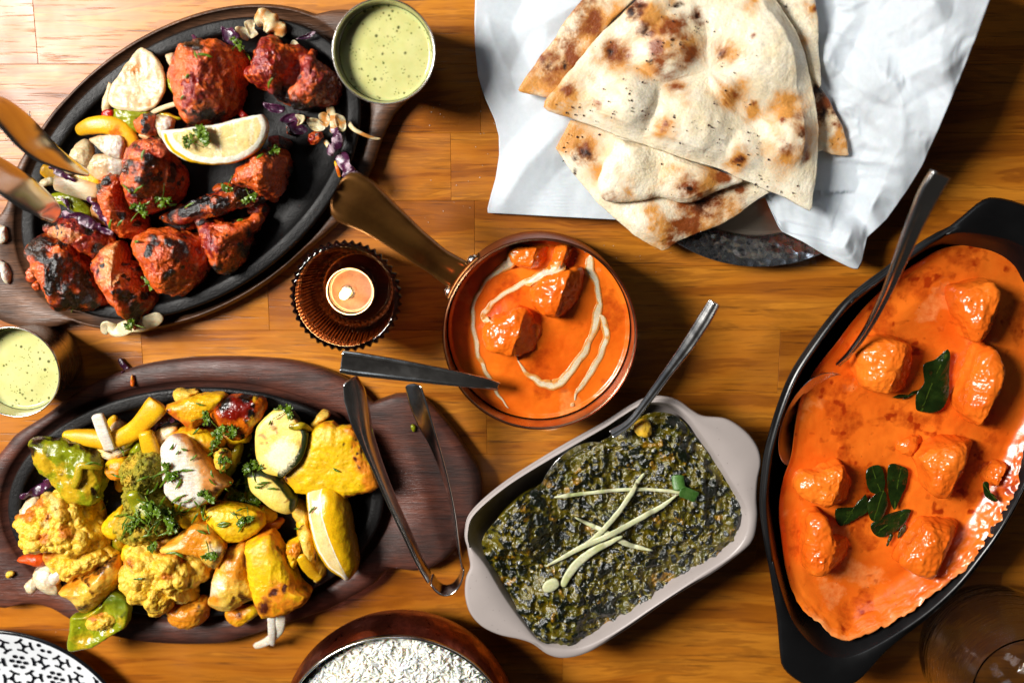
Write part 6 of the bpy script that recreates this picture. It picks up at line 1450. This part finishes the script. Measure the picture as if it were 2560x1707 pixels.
floret(q('H', '390,410 450,360 510,340 528,420 500,520 450,590 410,530'), .024, .012, 'orange paneer crumb above the thick yellow thread', 'paneer', GPN, 'paneer', seed=14, fr=200, amp=.002, na=80, nr=28, name='paneer_crumb', brown=Hq('460,450,80'))
strip('onion_thread', pz(q('H', '262,965 266,1060 270,1160 273,1250'), [.026, .024, .020, .012]), [.006, .0058, .0056, .004], .003, 'onion', 'straight white onion thread hanging over the bottom rim', 'onion', GO2, masks=lambda V, u, p, s: dict(m3=np.full(len(V), .8)))
strip('onion_thread', pz(q('H', '345,965 340,1060 320,1130 230,1215 115,1260'), [.026, .024, .020, .013, .008]), [.007, .0072, .0068, .006, .004], .003, 'onion', 'curved white onion thread hanging beside the straight one', 'onion', GO2, masks=lambda V, u, p, s: dict(m3=np.full(len(V), .6)))
strip('cabbage_shred', pz(q('E', '190,1345 300,1310 400,1260 470,1200 530,1165'), [.024, .022, .020, .022, .024]), [.003, .006, .007, .007, .004], .0015, 'purple', 'purple cabbage shred at the left rim of the vegetable plate', 'cabbage', 'purple cabbage shreds on the vegetable plate', wiggle=.6)
strip('cabbage_shred', pz(q('E', '1480,700 1560,610 1650,560 1700,610'), [.026, .027, .028, .028]), [.003, .005, .006, .004], .0015, 'purple', 'purple cabbage shred peeping left of the orange yellow pepper', 'cabbage', 'purple cabbage shreds on the vegetable plate', wiggle=.5)
GS2 = 'chopped coriander on the vegetable plate'
for i, (s, k, a, lb) in enumerate((('430,370', .009, .2, 'curled coriander leaf on the broad yellow pepper'), ('570,470', .010, -.9, 'coriander leaf at the left of the charred orange pepper'), ('690,510', .008, .3, 'coriander leaf under the charred orange pepper'), ('1230,310', .010, .5, 'broad coriander leaf on top of the round courgette slice'), ('900,880', .011, 1.9, 'coriander tuft above the courgette half'), ('730,1110', .012, -1.2, 'dark coriander tuft right of the white onion petal'), ('850,1010', .011, .1, 'coriander leaf over the left end of the courgette half'), ('450,1160', .010, .8, 'coriander leaf at the foot of the white onion petal'), ('900,1200', .010, -.4, 'coriander leaf on the smooth middle paneer'), ('60,900', .012, .3, 'coriander leaf over the left side of the white onion petal'), ('780,1360', .007, -.9, 'small coriander leaf on the middle paneer lower part'), ('870,1330', .007, -1.4, 'small coriander leaf at the right of the middle paneer'), ('560,640', .008, 2.4, 'coriander leaf above the tiny cauliflower crumb'), ('640,800', .008, 1.5, 'coriander blade across the tiny cauliflower crumb'))):
    sprig(sp('F', s), k, a, lb, GH2, 4 + i % 3, 20 + i)
for i, (s, k, a, lb) in enumerate((('1380,180', .013, .4, 'feathery coriander tuft over the larger broccoli floret'), ('1280,130', .012, 1.2, 'coriander tuft on the stalk of the larger broccoli'), ('1430,230', .011, -.2, 'coriander leaves at the right of the larger broccoli'), ('850,140', .010, .3, 'coriander leaf on the paneer between florets'), ('1150,240', .010, 2.6, 'coriander leaf on the left of the larger broccoli'), ('1760,470', .009, -1.3, 'coriander leaf on the curled onion petal'), ('1280,400', .008, -1., 'coriander leaf on the top of the central cauliflower'))):
    sprig(sp('G', s), k, a, lb, GH2, 5 + i % 3, 50 + i, lean=.45)
LB2 = 'small chopped coriander shred scattered over the yellow vegetables'
shreds('F', [(700, 500, .5, 1.3), (560, 600, .4, 1.), (600, 780, 1.4, 1.), (230, 890, .1, 1.5), (110, 650, 1., .6), (180, 1030, .9, .8), (440, 1300, 1.5, 1.3), (620, 1410, .1, 1.), (790, 1430, 1.2, 1.), (370, 1230, -.9, 1.), (960, 1030, .1, 1.3), (1010, 1010, .2, 1.), (780, 1000, 1., 1.3), (820, 1270, .2, 1.2), (900, 700, .9, 1.1), (940, 650, .5, .9), (1100, 1070, -.1, .8), (350, 500, .8, .8), (1490, 1270, .9, .7), (1730, 880, -.5, .6)], LB2, GS2, seed=5, L=.009)
shreds('E', [(1560, 1120, .6, 1.3), (1500, 1250, .9, 1.2), (1150, 1130, -.3, 1.1), (1600, 1180, 1.1, 1.3), (1640, 1060, -.8, 1.4), (1400, 1160, .4, 1.1), (1190, 900, -1., .8), (920, 1030, -.1, 1.4)], LB2, GS2, seed=6, L=.009)
shreds('G', [(1300, 120, .4, 1.6), (1200, 200, -.6, 1.3), (1400, 280, .6, 1.6), (1480, 170, .8, 1.4), (1350, 60, 1., 1.3), (1550, 110, .3, 1.1), (1290, 260, .9, 1.5), (1100, 180, -.3, 1.1), (1010, 160, .2, 1.), (1460, 490, -.1, 1.2), (1520, 510, -.5, 1.), (1720, 100, 1.4, 1.6), (1870, 240, .1, .9), (1690, 300, -.4, .8), (1240, 330, .3, 1.), (1500, 20, .5, 1.2), (1030, 310, 1.2, 1.), (1160, 690, .1, .7)], LB2, GS2, seed=7, L=.010)

hr = np.random.default_rng(77)
shreds('G', [(hr.normal(1300, 210), hr.normal(150, 110), hr.uniform(-1.5, 1.5), hr.uniform(.6, 1.3)) for _ in range(34)], LB2, GS2, seed=17, L=.0085, w=.0014)
shreds('F', [(hr.normal(700, 300), hr.normal(850, 300), hr.uniform(-1.5, 1.5), hr.uniform(.4, 1.0)) for _ in range(34)], LB2, GS2, seed=18, L=.0075, w=.0014)

# ------------------------------------------------------------------ crumbs, salt and stray bits
cr_ = np.random.default_rng(5)
pts = [(600 + cr_.normal(1290, 70) / 3.357, 1240 + cr_.normal(430, 90) / 3.357) for _ in range(130)] + [(600 + cr_.normal(1180, 30) / 3.357, 1240 + cr_.normal(570, 30) / 3.357) for _ in range(50)] + [(800 + cr_.normal(700, 60) / 2.412, 850 + cr_.normal(980, 110) / 2.412) for _ in range(80)] + [(800 + cr_.uniform(450, 800) / 2.412, 850 + cr_.uniform(500, 1300) / 2.412) for _ in range(50)]
flakes('spice_crumbs', pts, 0, .00055, 'crumb', 'sprinkle of pale crumbs on the right lug of the vegetable tray', 'crumbs', seed=8, flat=.7, up=.0003)
pts = [(cr_.normal(150, 70) / 3.357, cr_.normal(1130, 26) / 3.357) for _ in range(90)] + [(cr_.normal(60, 50) / 3.357, cr_.normal(1010, 40) / 3.357) for _ in range(70)] + [(cr_.normal(230, 12) / 3.357, cr_.normal(970, 18) / 3.357) for _ in range(26)]
flakes('spilled_salt', pts, 0, .0009, 'salt', 'spilled white salt grains on the table by the upper tong arm', 'salt', seed=9, flat=.7, up=.0003)
pts = [(1280 + cr_.normal(260, 130), 620 + cr_.normal(0, 40)) for _ in range(14)] + [(1640, 680), (1600, 640), (1590, 642)] + [(cr_.uniform(1050, 1250), cr_.uniform(250, 560)) for _ in range(26)] + [(cr_.uniform(60, 560), cr_.uniform(1560, 1610)) for _ in range(10)]
flakes('bread_crumbs', pts, 0, .0005, 'salt', 'few tiny bread crumbs on the table around the copper pan', 'crumbs', seed=10, flat=.7, up=.0003)
strip('cabbage_shred', pz(q('E', '1170,-20 1200,40 1250,100 1190,120'), [.002, .003, .004, .013]), [.003, .0038, .004, .002], .0015, 'purple', 'purple cabbage shred fallen on the table above the vegetable tray', 'cabbage', 'purple cabbage shreds on the vegetable plate')
veg('pepper_bit', q('E', '1285,150 1300,135 1315,170 1312,245 1290,250 1278,200'), .0132, .003, 'ypep', 'tiny orange pepper splinter on the top of the vegetable tray edge', 'pepper', GPq2, m1=Eq('1295,200,80'), na=40, nr=14)
veg('onion_bit', q('G', '55,660 75,635 110,640 115,655 75,682'), .0135, .003, 'caul', 'small yellow crumb on the left lug of the vegetable tray', 'crumb', None, na=36, nr=12)
veg('herb_bit', q('I', '550,520 560,508 572,525 565,550'), .0135, .002, 'gpep', 'bright green speck on the right lug of the vegetable tray', 'coriander', None, na=30, nr=10)
